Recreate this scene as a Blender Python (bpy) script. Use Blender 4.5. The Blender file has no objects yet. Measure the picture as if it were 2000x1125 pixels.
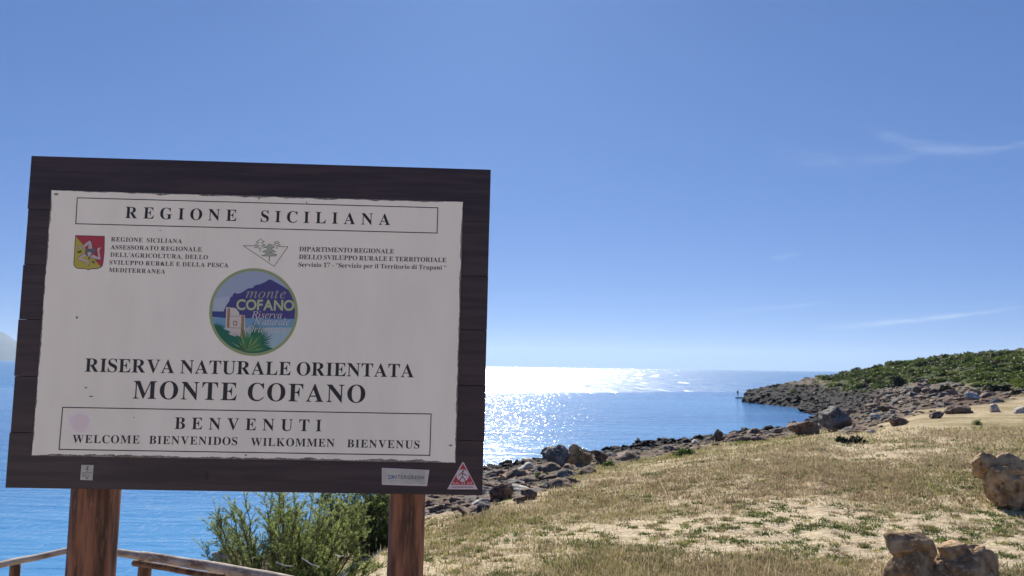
import bpy, bmesh, math, random
import numpy as np
from mathutils import Vector, Matrix
from mathutils.geometry import tessellate_polygon

# ------------------------------------------------------------------ camera, light, exposure
F = 1450.0                      # focal length in photo pixels (2000 x 1125)
EYE = 1.6
SEA = -4.4
up = np.array([0.013338, -0.994325, 0.105546]); up /= np.linalg.norm(up)      # world up in camera axes (x right, y down, z forward)
fw = np.array([0, 0, 1.0]) - up * up[2]; fw /= np.linalg.norm(fw)
rt = np.cross(fw, up)
W = np.array([rt, fw, up])      # camera axes -> world
CAM = np.array([0, 0, EYE])

def ray(u, v):
    c = np.array([(u - 1000) / F, (v - 562.5) / F, 1.0])
    w = W @ c
    return w / np.linalg.norm(w)

scene = bpy.context.scene
C = scene.collection
cam = bpy.data.cameras.new('camera'); cam.sensor_width = 36; cam.lens = 36 * F / 2000
cam.clip_start = 0.05; cam.clip_end = 60000
cam.dof.use_dof = True; cam.dof.focus_distance = 3.25; cam.dof.aperture_fstop = 8
co = bpy.data.objects.new('camera', cam); C.objects.link(co); scene.camera = co
M = Matrix([[W[0][0], -W[0][1], -W[0][2], 0], [W[1][0], -W[1][1], -W[1][2], 0], [W[2][0], -W[2][1], -W[2][2], EYE], [0, 0, 0, 1]])
co.matrix_world = M

sd = ray(956, -215)             # towards the sun, just above the frame
sun_el = math.asin(sd[2]); sun_az = math.atan2(sd[0], sd[1])
sl = bpy.data.lights.new('sun', 'SUN'); sl.energy = 5.0; sl.angle = math.radians(0.53); sl.color = (1, 0.93, 0.82)
so = bpy.data.objects.new('sun', sl); C.objects.link(so)
so.rotation_euler = Vector(-sd).to_track_quat('-Z', 'Y').to_euler(); so.location = (0, 0, 30)

world = bpy.data.worlds.new('World'); scene.world = world; world.use_nodes = True
scene.view_settings.view_transform = 'Standard'; scene.view_settings.look = 'None'
scene.view_settings.gamma = 1; scene.view_settings.use_curve_mapping = False
scene.view_settings.exposure = 0.72
SKY = 0.15
HAZE = 7e-5

class NT:
    def __init__(s, tree): s.t = tree; s.n = tree.nodes; s.l = tree.links
    def new(s, typ, **k):
        n = s.n.new(typ)
        for a, b in k.items(): setattr(n, a, b)
        return n
    def put(s, sock, v):
        if isinstance(v, bpy.types.NodeSocket): s.l.new(v, sock)
        elif isinstance(v, (tuple, list)) and len(v) == 3 and sock.type == 'RGBA': sock.default_value = (*v, 1)
        else: sock.default_value = v
    def m(s, op, a, b=None, c=None, clamp=False):
        n = s.new('ShaderNodeMath', operation=op); n.use_clamp = clamp
        s.put(n.inputs[0], a)
        if b is not None: s.put(n.inputs[1], b)
        if c is not None: s.put(n.inputs[2], c)
        return n.outputs[0]
    def vm(s, op, a, b=None):
        n = s.new('ShaderNodeVectorMath', operation=op); s.put(n.inputs[0], a)
        if b is not None:
            s.put(n.inputs[3] if op == 'SCALE' else n.inputs[1], b)
        return n.outputs[0]
    def noise(s, vec, scale, detail=4, rough=0.55, dist=0.0):
        n = s.new('ShaderNodeTexNoise'); s.put(n.inputs['Vector'], vec)
        n.inputs['Scale'].default_value = scale; n.inputs['Detail'].default_value = detail
        n.inputs['Roughness'].default_value = rough; n.inputs['Distortion'].default_value = dist
        return n.outputs['Fac'], n.outputs['Color']
    def mapr(s, v, a, b, c=0.0, d=1.0, smooth=True):
        n = s.new('ShaderNodeMapRange'); n.interpolation_type = 'SMOOTHSTEP' if smooth else 'LINEAR'
        s.put(n.inputs[0], v)
        for i, x in enumerate((a, b, c, d)): s.put(n.inputs[i + 1], x)
        return n.outputs[0]
    def mix(s, f, a, b, mode='MIX'):
        n = s.new('ShaderNodeMix', data_type='RGBA', blend_type=mode)
        s.put(n.inputs[0], f); s.put(n.inputs[6], a); s.put(n.inputs[7], b)
        return n.outputs[2]
    def scale(s, vec, sx, sy, sz):
        n = s.new('ShaderNodeMapping'); s.put(n.inputs[0], vec); n.inputs['Scale'].default_value = (sx, sy, sz)
        return n.outputs[0]

w = NT(world.node_tree); bg = w.n['Background']
sky = w.new('ShaderNodeTexSky', sky_type='NISHITA'); sky.sun_disc = False
sky.sun_elevation = sun_el; sky.sun_rotation = sun_az
sky.altitude = 0; sky.air_density = 0.5; sky.dust_density = 0.14; sky.ozone_density = 6.0
tc = w.new('ShaderNodeTexCoord')
sp = w.new('ShaderNodeSeparateXYZ'); w.l.new(tc.outputs['Generated'], sp.inputs[0])
yy = w.m('MAXIMUM', sp.outputs[1], 0.05)
A = w.m('DIVIDE', sp.outputs[0], yy); B = w.m('DIVIDE', sp.outputs[2], yy)
def ab(u, v):
    r = ray(u, v); return r[0] / r[1], r[2] / r[1]
comb = w.new('ShaderNodeCombineXYZ'); w.l.new(A, comb.inputs[0]); w.l.new(B, comb.inputs[1])
def wisp(p0, p1, sag, width, amount, soft):
    a0, b0 = ab(*p0); a1, b1 = ab(*p1)
    t = w.m('DIVIDE', w.m('SUBTRACT', A, a0), a1 - a0)
    line = w.m('ADD', w.m('MULTIPLY', t, b1 - b0), b0)
    par = w.m('MULTIPLY', w.m('MULTIPLY', t, w.m('SUBTRACT', 1.0, t)), 4 * sag)
    nz, _ = w.noise(w.scale(comb.outputs[0], 9, 26, 1), 1.0, 5, 0.6)
    jit = w.m('MULTIPLY', w.m('SUBTRACT', nz, 0.5), width * 2.2)
    d = w.m('ADD', w.m('SUBTRACT', w.m('SUBTRACT', B, line), par), jit)
    wid = w.m('MULTIPLY', w.mapr(t, 0.0, 1.0, 1.0, 0.55), width)
    g = w.m('EXPONENT', w.m('MULTIPLY', w.m('POWER', w.m('ABSOLUTE', w.m('DIVIDE', d, wid)), 2.0), -1.0))
    win = w.m('MULTIPLY', w.mapr(t, -0.05, soft), w.mapr(t, 1.05, 1.0 - soft))
    n2, _ = w.noise(w.scale(comb.outputs[0], 14, 60, 1), 1.0, 5, 0.65)
    win = w.m('MULTIPLY', win, w.mapr(n2, 0.28, 0.66, 0.25, 1.0))
    front = w.m('GREATER_THAN', sp.outputs[1], 0.06)
    return w.m('MULTIPLY', w.m('MULTIPLY', w.m('MULTIPLY', g, win), amount), front)
ws = [wisp((1560, 642), (2010, 596), -0.0045, 0.0042, 0.55, 0.4),
      wisp((1380, 616), (1640, 590), 0.001, 0.0032, 0.16, 0.4),
      wisp((1690, 250), (2060, 262), -0.028, 0.009, 0.2, 0.25),
      wisp((1500, 292), (1830, 292), -0.016, 0.012, 0.10, 0.35),
      wisp((1495, 505), (1570, 494), 0.0, 0.004, 0.2, 0.45)]
tot = ws[0]
for x in ws[1:]: tot = w.m('ADD', tot, x)
gm_ = w.new('ShaderNodeGamma'); gm_.inputs[1].default_value = 0.48      # the soft shoulder of the photograph's exposure
w.l.new(sky.outputs[0], gm_.inputs[0])
skyb_ = w.vm('MULTIPLY', gm_.outputs[0], (0.31, 0.56, 1.03))
skyc = w.mix(tot, skyb_, (2.9, 3.3, 3.9))
w.l.new(skyc, bg.inputs[0]); bg.inputs[1].default_value = SKY
scene.cycles.use_denoising = True
scene.cycles.max_bounces = 6; scene.cycles.transparent_max_bounces = 6
scene.cycles.volume_bounces = 0
scene.cycles.sample_clamp_indirect = 6

# ------------------------------------------------------------------ helpers
rng = np.random.default_rng(7); R = random.Random(11)

def tag(o, label=None, cat=None, group=None, kind=None):
    if label: o['label'] = label
    if cat: o['category'] = cat
    if group: o['group'] = group
    if kind: o['kind'] = kind
    return o

def mesh(name, V, Fc, mats, parent=None, mi=None, smooth=False):
    me = bpy.data.meshes.new(name)
    V = np.asarray(V, dtype=np.float32)
    if isinstance(Fc, np.ndarray):
        n, k = Fc.shape
        me.vertices.add(len(V)); me.vertices.foreach_set('co', V.ravel())
        me.loops.add(n * k); me.loops.foreach_set('vertex_index', Fc.astype(np.int32).ravel())
        me.polygons.add(n); me.polygons.foreach_set('loop_start', np.arange(0, n * k, k, dtype=np.int32))
        me.polygons.foreach_set('loop_total', np.full(n, k, dtype=np.int32))
    else:
        me.from_pydata([tuple(map(float, p)) for p in V], [], Fc)
    if not isinstance(mats, (list, tuple)): mats = [mats]
    for m in mats: me.materials.append(m)
    if mi is not None: me.polygons.foreach_set('material_index', np.asarray(mi, dtype=np.int32))
    if smooth: me.polygons.foreach_set('use_smooth', np.ones(len(me.polygons), dtype=bool))
    me.update(calc_edges=True); me.validate()
    o = bpy.data.objects.new(name, me); C.objects.link(o)
    if parent: o.parent = parent
    return o

def empty(name, loc=(0, 0, 0)):
    o = bpy.data.objects.new(name, None); C.objects.link(o); o.location = loc; o.empty_display_size = 0.2
    return o

def h2(i, j, s):
    x = i.astype(np.int32).view(np.uint32) * np.uint32(374761393) + j.astype(np.int32).view(np.uint32) * np.uint32(668265263) + np.uint32((s * 974634777 + 1013904223) & 0xffffffff)
    x ^= x >> np.uint32(13); x *= np.uint32(1274126177); x ^= x >> np.uint32(16); x *= np.uint32(2246822519); x ^= x >> np.uint32(15)
    return x.astype(np.float32) * np.float32(1 / 4294967295.0)
def vn2(x, y, s=0):
    i = np.floor(x); j = np.floor(y); fx = x - i; fy = y - j
    fx = fx * fx * (3 - 2 * fx); fy = fy * fy * (3 - 2 * fy)
    a = h2(i, j, s); b = h2(i + 1, j, s); c = h2(i, j + 1, s); d = h2(i + 1, j + 1, s)
    return (a * (1 - fx) + b * fx) * (1 - fy) + (c * (1 - fx) + d * fx) * fy
def fbm(x, y, s=0, o=5, g=0.5):
    x = np.asarray(x, float); y = np.asarray(y, float)
    t = 0; a = 1; n = 0
    for k in range(o):
        t = t + a * vn2(x * 2 ** k + 17.3 * k, y * 2 ** k - 9.1 * k, s + k); n += a; a *= g
    return t / n
def vn3(p, s=0):
    i = np.floor(p); f = p - i; f = f * f * (3 - 2 * f)
    r = 0
    for dz in (0, 1):
        k = ((i[:, 2] + dz).astype(np.int64) * 1013 + s)
        def hh(dx, dy): return h2(i[:, 0] + dx + k * 57, i[:, 1] + dy + k * 131, s)
        q = (hh(0, 0) * (1 - f[:, 0]) + hh(1, 0) * f[:, 0]) * (1 - f[:, 1]) + (hh(0, 1) * (1 - f[:, 0]) + hh(1, 1) * f[:, 0]) * f[:, 1]
        r = r + q * (f[:, 2] if dz else 1 - f[:, 2])
    return r
def fbm3(p, s=0, o=4, g=0.5):
    t = 0; a = 1; n = 0
    for k in range(o):
        t = t + a * vn3(p * 2 ** k + 5.7 * k, s + k); n += a; a *= g
    return t / n
def ss(a, b, x):
    t = np.clip((x - a) / (b - a), 0, 1); return t * t * (3 - 2 * t)

# ------------------------------------------------------------------ materials
def mat(name):
    m = bpy.data.materials.new(name); m.use_nodes = True
    t = NT(m.node_tree); b = t.n['Principled BSDF']
    return m, t, b
def simple(name, col, rough=0.6, spec=0.5, trans=0.0):
    m, t, b = mat(name); b.inputs['Base Color'].default_value = (*col, 1); b.inputs['Roughness'].default_value = rough
    b.inputs['Specular IOR Level'].default_value = spec
    return m
def noisy(name, c1, c2, scale, rough=0.8, bump=0.3, stretch=(1, 1, 1), coord='Object', bd=0.01, c3=None, spec=0.3, lo=0.35, hi=0.65):
    m, t, b = mat(name); tcn = t.new('ShaderNodeTexCoord'); v = t.scale(tcn.outputs[coord], *stretch)
    f, _ = t.noise(v, scale, 6, 0.62); c = t.mix(t.mapr(f, lo, hi), c1, c2)
    f2, _ = t.noise(v, scale * 4.3, 5, 0.65)
    if c3: c = t.mix(t.mapr(f2, 0.52, 0.7), c, c3)
    t.l.new(c, b.inputs['Base Color']); b.inputs['Roughness'].default_value = rough; b.inputs['Specular IOR Level'].default_value = spec
    bn = t.new('ShaderNodeBump'); bn.inputs['Strength'].default_value = bump; bn.inputs['Distance'].default_value = bd
    t.l.new(t.m('ADD', f2, t.m('MULTIPLY', f, 1.5)), bn.inputs['Height']); t.l.new(bn.outputs[0], b.inputs['Normal'])
    return m
def leafmat(name, c1, c2, tr=0.35, scale=2.0):
    m, t, b = mat(name); tcn = t.new('ShaderNodeTexCoord')
    f, _ = t.noise(tcn.outputs['Object'], scale, 4, 0.6)
    geo = t.new('ShaderNodeNewGeometry')
    k = t.m('ADD', t.m('MULTIPLY', f, 0.7), t.m('MULTIPLY', geo.outputs['Random Per Island'], 0.5))
    c = t.mix(t.mapr(k, 0.3, 0.85), c1, c2)
    t.l.new(c, b.inputs['Base Color']); b.inputs['Roughness'].default_value = 0.6; b.inputs['Specular IOR Level'].default_value = 0.25
    tl = t.new('ShaderNodeBsdfTranslucent'); t.l.new(c, tl.inputs[0])
    mx = t.new('ShaderNodeMixShader'); mx.inputs[0].default_value = tr
    t.l.new(b.outputs[0], mx.inputs[1]); t.l.new(tl.outputs[0], mx.inputs[2])
    t.l.new(mx.outputs[0], t.n['Material Output'].inputs[0])
    return m

M_plank = noisy('stained_dark_planks', (0.021, 0.013, 0.018), (0.048, 0.028, 0.033), 3.0, 0.5, 0.25, (0.6, 6, 9), bd=0.002, spec=0.45)
M_post = noisy('red_brown_post_wood', (0.06, 0.024, 0.013), (0.29, 0.115, 0.058), 5.0, 0.62, 0.6, (5, 5, 0.55), bd=0.004, c3=(0.26, 0.12, 0.07), spec=0.4)
M_rail = noisy('weathered_rail_wood', (0.17, 0.115, 0.08), (0.46, 0.40, 0.34), 7.0, 0.8, 0.6, (1, 1, 4), bd=0.004, c3=(0.5, 0.45, 0.4))
M_railpost = noisy('weathered_post_wood', (0.09, 0.045, 0.025), (0.22, 0.13, 0.08), 7.0, 0.8, 0.6, (4, 4, 0.7), bd=0.004)
M_zinc = noisy('corroded_sheet_edge', (0.13, 0.115, 0.10), (0.30, 0.28, 0.24), 30, 0.7, 0.4, bd=0.001, c3=(0.10, 0.075, 0.055))
M_paint = noisy('white_panel_paint', (0.80, 0.745, 0.635), (0.90, 0.84, 0.725), 2.0, 0.5, 0.03, (2.2, 1, .55), bd=0.0005, lo=.2, hi=.7)
M_ink = simple('black_print', (0.013, 0.012, 0.02), 0.5)
M_ink2 = simple('grey_print', (0.16, 0.17, 0.15), 0.6)
M_boulder = noisy('brown_limestone', (0.075, 0.048, 0.035), (0.25, 0.165, 0.12), 4.0, 0.9, 0.9, bd=0.03, c3=(0.36, 0.29, 0.21))
M_tan = noisy('tan_limestone', (0.19, 0.115, 0.055), (0.52, 0.35, 0.19), 6.0, 0.9, 0.8, bd=0.012, c3=(0.54, 0.39, 0.24))
M_greyrock = noisy('grey_limestone', (0.09, 0.08, 0.075), (0.25, 0.23, 0.21), 1.3, 0.9, 0.9, bd=0.08, c3=(0.42, 0.38, 0.33))
M_pale = noisy('pale_limestone', (0.32, 0.29, 0.25), (0.58, 0.54, 0.48), 2.5, 0.9, 0.7, bd=0.04)
M_black = noisy('dark_wet_shore_rock', (0.006, 0.007, 0.009), (0.028, 0.027, 0.026), 1.5, 0.85, 0.9, bd=0.05, spec=.12)
M_grass = [leafmat('straw_blades', (0.40, 0.32, 0.185), (0.58, 0.50, 0.32), 0.3, 0.6),
           leafmat('brown_blades', (0.24, 0.18, 0.105), (0.42, 0.325, 0.20), 0.3, 0.6),
           leafmat('olive_blades', (0.20, 0.195, 0.06), (0.40, 0.375, 0.14), 0.35, 0.6),
           leafmat('green_blades', (0.05, 0.09, 0.02), (0.12, 0.16, 0.04), 0.35, 0.6)]
M_cover = leafmat('low_green_leaves', (0.055, 0.085, 0.022), (0.19, 0.24, 0.06), 0.3, 1.5)
M_tam = leafmat('tamarisk_needles', (0.16, 0.22, 0.06), (0.44, 0.50, 0.19), 0.5, 2.5)
M_tamd = leafmat('dark_tamarisk_needles', (0.035, 0.062, 0.022), (0.13, 0.17, 0.06), 0.35, 2.5)
M_bark = noisy('shrub_bark', (0.07, 0.05, 0.035), (0.17, 0.13, 0.10), 20, 0.9, 0.5)
M_dead = simple('bleached_twig', (0.5, 0.45, 0.38), 0.8)
M_scrub = leafmat('maquis_leaves', (0.045, 0.075, 0.016), (0.20, 0.255, 0.045), 0.25, 0.07)
M_scrubd = leafmat('dark_maquis_leaves', (0.012, 0.022, 0.010), (0.035, 0.05, 0.018), 0.15, 0.3)
M_scrubb = leafmat('brown_maquis_leaves', (0.10, 0.065, 0.04), (0.2, 0.14, 0.08), 0.15, 0.3)

# ------------------------------------------------------------------ terrain as a height table over bearing and distance
def az_of(u): r = ray(u, 850); return math.degrees(math.atan2(r[0], r[1]))
T = {  # photo column -> (distance, height) pairs
 -200: [(3, -.2), (5, -1.2), (9, -3.6), (13, -5), (20, -6.5)],
 150: [(3, -.2), (4, -.4), (6, -1.5), (10, -3.6), (13, -5), (20, -6.5)],
 260: [(3, -.2), (4, -.3), (7, -1.6), (12, -3.9), (16, -5.2), (24, -6)],
 300: [(3.5, -.2), (5, -.8), (8, -2), (12, -3.5), (17, -4.75), (20.5, -4.6), (22, -4.25), (23, -4.7), (26, -6)],
 360: [(3.5, -.2), (5, -.8), (8, -2), (12, -3.3), (16, -4.2), (19.5, -4.45), (21.3, -4.25), (23, -4.8), (26, -6)],
 430: [(4, -.1), (6, -.55), (8, -1.1), (12, -2.0), (16, -2.75), (18, -3.1), (19.3, -3.3), (20.5, -4.2), (23, -4.7), (28, -6)],
 540: [(4.6, -.05), (8, -.9), (12, -1.65), (16, -2.3), (22, -3.4), (26, -4.4), (29, -5), (34, -6)],
 650: [(5, 0), (8, -.7), (12, -1.35), (16, -1.95), (22, -2.9), (31, -4.4), (36, -6)],
 750: [(5.4, 0), (8, -.35), (12, -1.05), (18, -1.9), (26, -3), (36, -4.4), (42, -6)],
 830: [(5.7, 0), (10, -.5), (15, -1.2), (25, -2.4), (41, -4.4), (48, -6)],
 945: [(5.7, 0), (10, -.35), (15, -.95), (22, -1.75), (32, -2.85), (45, -4.4), (53, -6)],
 1100: [(5.8, 0), (12, -.35), (20, -1.1), (30, -2.2), (38, -3.05), (51, -4.4), (60, -6)],
 1270: [(5.9, 0), (14, -.3), (25, -1.3), (38, -2.6), (61, -4.4), (70, -6)],
 1400: [(6, 0), (15, -.1), (28, -1.2), (45, -2.6), (69, -4.4), (80, -6)],
 1448: [(6, 0), (15.5, -.05), (29, -1.15), (48, -2.6), (74, -4.4), (85, -6)],
 1462: [(6, 0), (15.6, -.04), (29, -1.14), (48, -2.6), (75, -4.4), (87, -6), (139, -6), (145, -4.4), (148.5, -2.75), (166, -2.6), (171, -5), (180, -6)],
 1500: [(6, 0), (16, 0), (30, -1.1), (50, -2.6), (79, -4.4), (89, -6), (134, -6), (140, -4.4), (144, -2.6), (176, -2.0), (182, -5), (190, -6)],
 1540: [(6, 0), (17, .02), (31, -1.0), (50, -2.45), (82, -4.4), (92, -6), (127, -6), (133, -4.4), (139, -2.5), (180, -1.2), (188, -5), (196, -6)],
 1570: [(6, 0), (18, .05), (32, -.95), (50, -2.2), (70, -3.6), (85, -4.45), (90, -4.8), (100, -4.9), (112, -4.8), (122, -4.5), (128, -4.2), (140, -2.6), (185, -.55), (195, -5), (205, -6)],
 1600: [(6, .02), (18, .1), (34, -.95), (50, -2.0), (70, -3.3), (90, -4.2), (112, -4.25), (125, -3.6), (150, -2.4), (190, .2), (205, -4), (215, -6)],
 1660: [(6, .03), (20, 0), (30, -.6), (60, -2.2), (90, -2.9), (120, -2.6), (150, -1.2), (200, 1.6), (230, -2), (250, -6)],
 1800: [(6, .03), (25, .15), (45, -.3), (75, -.6), (110, .3), (190, 4.5), (240, 2), (290, -6)],
 2000: [(6, .03), (25, .25), (45, .1), (65, .2), (110, 2.2), (170, 6.1), (240, 5), (300, -6)],
 2300: [(6, .03), (25, .4), (45, .6), (65, 1.2), (110, 3.8), (170, 8), (240, 9), (320, 5)],
}
DS = np.concatenate([[0], np.geomspace(1.2, 340, 900)])
caz = []; cz = []
for u in sorted(T):
    p = [(0, 0), (2.5, 0)] + T[u]
    caz.append(az_of(u)); cz.append(np.interp(DS, [q[0] for q in p], [q[1] for q in p]))
land = np.interp(DS, [0, 40, 200, 340], [0, .6, 6, 9])
caz = [-180, -125, -100] + caz + [62, 180]; cz = [land, land, cz[0]] + cz + [land, land]
caz = np.array(caz); cz = np.array(cz)
G = [(-400, 5), (150, 5), (430, 9), (640, 15), (750, 15), (830, 12), (945, 11), (1000, 13.5), (1100, 17), (1180, 22), (1270, 27), (1400, 36), (1500, 42), (1570, 46), (1600, 36), (1660, 24), (1740, 30), (1800, 38), (2000, 55), (2300, 60)]
Gaz = [az_of(a) for a, b in G]; Gd = [b for a, b in G]
GH = [(1600, 175), (1640, 158), (1670, 140), (1720, 126), (1800, 108), (1900, 84), (2000, 70), (2300, 60)]
GHaz = [az_of(a) for a, b in GH]; GHd = [b for a, b in GH]
WL = [(-400, 11), (150, 11), (300, 22), (430, 21), (540, 26), (650, 31), (750, 36), (830, 41), (945, 45), (1100, 51), (1270, 61), (1400, 69), (1500, 79), (1570, 84), (1600, 120), (1660, 300)]
WLaz = [az_of(a) for a, b in WL]; WLd = [b for a, b in WL]

def base_h(x, y):
    az = np.degrees(np.arctan2(x, y)); d = np.hypot(x, y)
    ci = np.clip(np.searchsorted(caz, az) - 1, 0, len(caz) - 2)
    t = np.clip((az - caz[ci]) / (caz[ci + 1] - caz[ci]), 0, 1)
    di = np.clip(np.searchsorted(DS, d) - 1, 0, len(DS) - 2)
    s = np.clip((d - DS[di]) / (DS[di + 1] - DS[di]), 0, 1)
    g = lambda a, b: cz[a, b]
    return (g(ci, di) * (1 - s) + g(ci, di + 1) * s) * (1 - t) + (g(ci + 1, di) * (1 - s) + g(ci + 1, di + 1) * s) * t
def masks(x, y):
    az = np.degrees(np.arctan2(x, y)); d = np.hypot(x, y)
    g = np.interp(az, Gaz, Gd); gh = np.interp(az, GHaz, GHd, left=400)
    wob = (fbm(x * .35, y * .35, 31, 4) - .5)
    rock = ss(0.88, 1.12, d / g + wob * .7)
    green = ss(0.93, 1.04, d / gh + wob * .25)
    return rock * (1 - green), green, az, d
def H(x, y):
    x = np.asarray(x, float); y = np.asarray(y, float)
    r, g, az, d = masks(x, y)
    z = base_h(x, y)
    n1 = fbm(x * .5, y * .5, 3, 5) - .5; n2 = 1 - np.abs(fbm(x * .8, y * .8, 9, 5, .6) * 2 - 1) - .5
    lumps = (fbm(x * .12, y * .12, 14, 4) - .5)
    ramp = ss(2, 9, d)
    z = z + ramp * (n1 * .10 + (fbm(x * 3, y * 3, 21, 3) - .5) * .035) * (1 - r)
    far = np.clip(d / 60, .35, 2.2)
    z = z + r * (np.abs(fbm(x * 2.1, y * 2.1, 19, 4, .6) - .5) * .55 * np.clip(far, .35, 1) - .08 + n2 * .5 * np.clip(far, .35, 1.25) + lumps * .5 * far - .04 * far) + g * (n1 * 1.2 + lumps * .9)
    return z
def hit(u, v, dmax=330):
    u = np.atleast_1d(np.asarray(u, float)); v = np.atleast_1d(np.asarray(v, float))
    c = np.stack([(u - 1000) / F, (v - 562.5) / F, np.ones_like(u)], 1); wd = c @ W.T
    hh = np.hypot(wd[:, 0], wd[:, 1]); dx = wd[:, 0] / hh; dy = wd[:, 1] / hh; dz = wd[:, 2] / hh
    ds = np.geomspace(3.0, dmax, 300); D = np.full(len(u), np.nan); prev = np.zeros(len(u), bool)
    for k, q in enumerate(ds):
        todo = np.isnan(D)
        if not todo.any(): break
        i = np.where(todo)[0]
        hz = H(dx[i] * q, dy[i] * q); rz = EYE + dz[i] * q
        D[i[hz >= rz]] = q
    return dx * D, dy * D, EYE + dz * D, D

def grid_az():
    a = np.concatenate([np.arange(-180, -46, 3.0), np.arange(-46, 46, 0.085), np.arange(46, 180, 3.0)])
    return np.radians(a)
az = grid_az(); dd = np.concatenate([np.geomspace(0.8, 30, 260), np.geomspace(30.4, 330, 330)])
AZ, DD = np.meshgrid(az, dd); X = DD * np.sin(AZ); Y = DD * np.cos(AZ)
Z = H(X, Y)
na, nd = len(az), len(dd)
idx = np.arange(na * nd).reshape(nd, na)
nx = np.roll(idx, -1, axis=1)
q = np.stack([idx[:-1], nx[:-1], nx[1:], idx[1:]], -1).reshape(-1, 4)[:, ::-1]
V = np.stack([X, Y, Z], -1).reshape(-1, 3)
# colours of the ground itself: sand, litter, olive turf, stone, scrub soil
x, y = X.ravel(), Y.ravel(); z = V[:, 2]
r, g, azd, d = masks(x, y)
U = np.interp(azd, [az_of(k) for k in range(-400, 2500, 100)], list(range(-400, 2500, 100)))
def tuftiness(x, y, U, d):
    """how much dry grass covers the soil"""
    n = fbm(x * .55, y * .4, 41, 5); n2 = fbm(x * 2.2, y * 2.2, 44, 4)
    t = .42 + (n - .5) * 1.6 + (n2 - .5) * .9
    t = t + .38 * np.exp(-((d - 11.5) / 2.6) ** 2) * ss(1000, 1150, U) * (1 - ss(1750, 1900, U))
    t = t - .45 * np.exp(-((d - 8.1) / 1.0) ** 2) * ss(800, 1000, U) * (1 - .5 * ss(1750, 1850, U))
    t = t + .22 * (1 - ss(6.2, 7.2, d)) * ss(1050, 1250, U)
    t = t - .5 * (1 - ss(6.8, 8.6, d)) * (1 - ss(950, 1250, U))
    t = t + .35 * ss(13, 18, d) * (1 - ss(1550, 1700, U))
    t = t - .14 * np.exp(-((U - 1800) / 130) ** 2) * ss(9, 13, d) * (1 - ss(24, 32, d))
    t = t + .32 * ss(13, 19, d) * ss(1600, 1700, U)
    return np.clip(t, 0, 1)
def greenness(x, y, U, d):
    n = fbm(x * .5 + 30, y * .35, 51, 4)
    return np.clip(.35 + (n - .5) * 1.8 + .5 * ss(13, 20, d) * (1 - ss(1500, 1650, U)) - .35 * np.exp(-((d - 11) / 2.5) ** 2) * ss(1100, 1250, U) * (1 - ss(1700, 1850, U)), 0, 1)
tf = tuftiness(x, y, U, d); gr = greenness(x, y, U, d)
c3 = lambda *a: np.array(a)[None, :]
n = fbm(x * 6, y * 6, 61, 4)[:, None]; nb = fbm(x * .9, y * .9, 66, 4)[:, None]
sand = c3(.66, .55, .375) * (.8 + .4 * n) ; litter = c3(.37, .285, .16) * (.7 + .6 * n); olive = c3(.27, .245, .10) * (.7 + .6 * n)
col = sand * (1 - tf[:, None]) + (litter * (1 - gr[:, None]) + olive * gr[:, None]) * tf[:, None]
rk = c3(.13, .085, .062) * (.6 + .8 * n); rg = c3(.19, .175, .16) * (.6 + .8 * n)
gm = ss(.50, .66, nb + .20 * ss(60, 100, d)[:, None])
rock = rk * (1 - gm) + rg * gm
sc = ss(.5, .62, fbm(x * .22, y * .22, 71, 4))[:, None] * .75     # patches of low scrub soil among the rocks
rock = rock * (1 - sc) + c3(.13, .11, .06) * (.7 + .6 * n) * sc
near_sea = ss(SEA + 1.7, SEA + 1.0, z + (fbm(x * .6, y * .6, 81, 4) - .5) * .9)[:, None]
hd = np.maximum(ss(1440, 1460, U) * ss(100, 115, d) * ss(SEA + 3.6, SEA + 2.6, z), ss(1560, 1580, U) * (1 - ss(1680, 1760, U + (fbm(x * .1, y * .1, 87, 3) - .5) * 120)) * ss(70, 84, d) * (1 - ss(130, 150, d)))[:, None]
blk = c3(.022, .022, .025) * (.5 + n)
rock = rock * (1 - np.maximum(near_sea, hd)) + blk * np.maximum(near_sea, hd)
gs = c3(.065, .085, .022) * (.6 + .8 * n)
col = col * (1 - r[:, None]) + rock * r[:, None]
col = col * (1 - g[:, None]) + gs * g[:, None]

M_ground, t, b = mat('coastal_ground')
at = t.new('ShaderNodeAttribute'); at.attribute_name = 'soil'
tcn = t.new('ShaderNodeTexCoord'); v = tcn.outputs['Object']
f1, _ = t.noise(v, 14, 6, 0.7); f2, _ = t.noise(v, 55, 4, 0.7); f3, _ = t.noise(v, 2.3, 5, .65)
c = t.mix(t.mapr(f1, .35, .68), at.outputs['Color'], t.mix(1.0, at.outputs['Color'], (.58, .54, .50), 'MULTIPLY'))
c = t.mix(t.mapr(f2, .56, .72, 0, .8), c, t.mix(1.0, c, (1.6, 1.55, 1.45), 'MULTIPLY'))
c = t.mix(t.mapr(f3, .56, .72, 0, .5), c, t.mix(1.0, c, (.62, .62, .5), 'MULTIPLY'))
t.l.new(c, b.inputs['Base Color']); b.inputs['Roughness'].default_value = .95; b.inputs['Specular IOR Level'].default_value = .12
bn = t.new('ShaderNodeBump'); bn.inputs['Strength'].default_value = .8; bn.inputs['Distance'].default_value = .05
t.l.new(t.m('ADD', f1, t.m('MULTIPLY', f3, 2.0)), bn.inputs['Height']); t.l.new(bn.outputs[0], b.inputs['Normal'])
ground = mesh('ground', V, q, M_ground, smooth=True); tag(ground, kind='structure')
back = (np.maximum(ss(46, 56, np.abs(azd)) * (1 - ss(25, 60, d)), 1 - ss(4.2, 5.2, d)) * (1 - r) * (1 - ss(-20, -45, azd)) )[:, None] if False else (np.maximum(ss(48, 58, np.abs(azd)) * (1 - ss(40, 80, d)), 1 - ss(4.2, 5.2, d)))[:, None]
col = col * (1 - back) + c3(.70, .61, .49) * (.9 + .2 * n) * back          # ground paled round and behind the viewpoint, added to bounce light onto the panel
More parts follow.
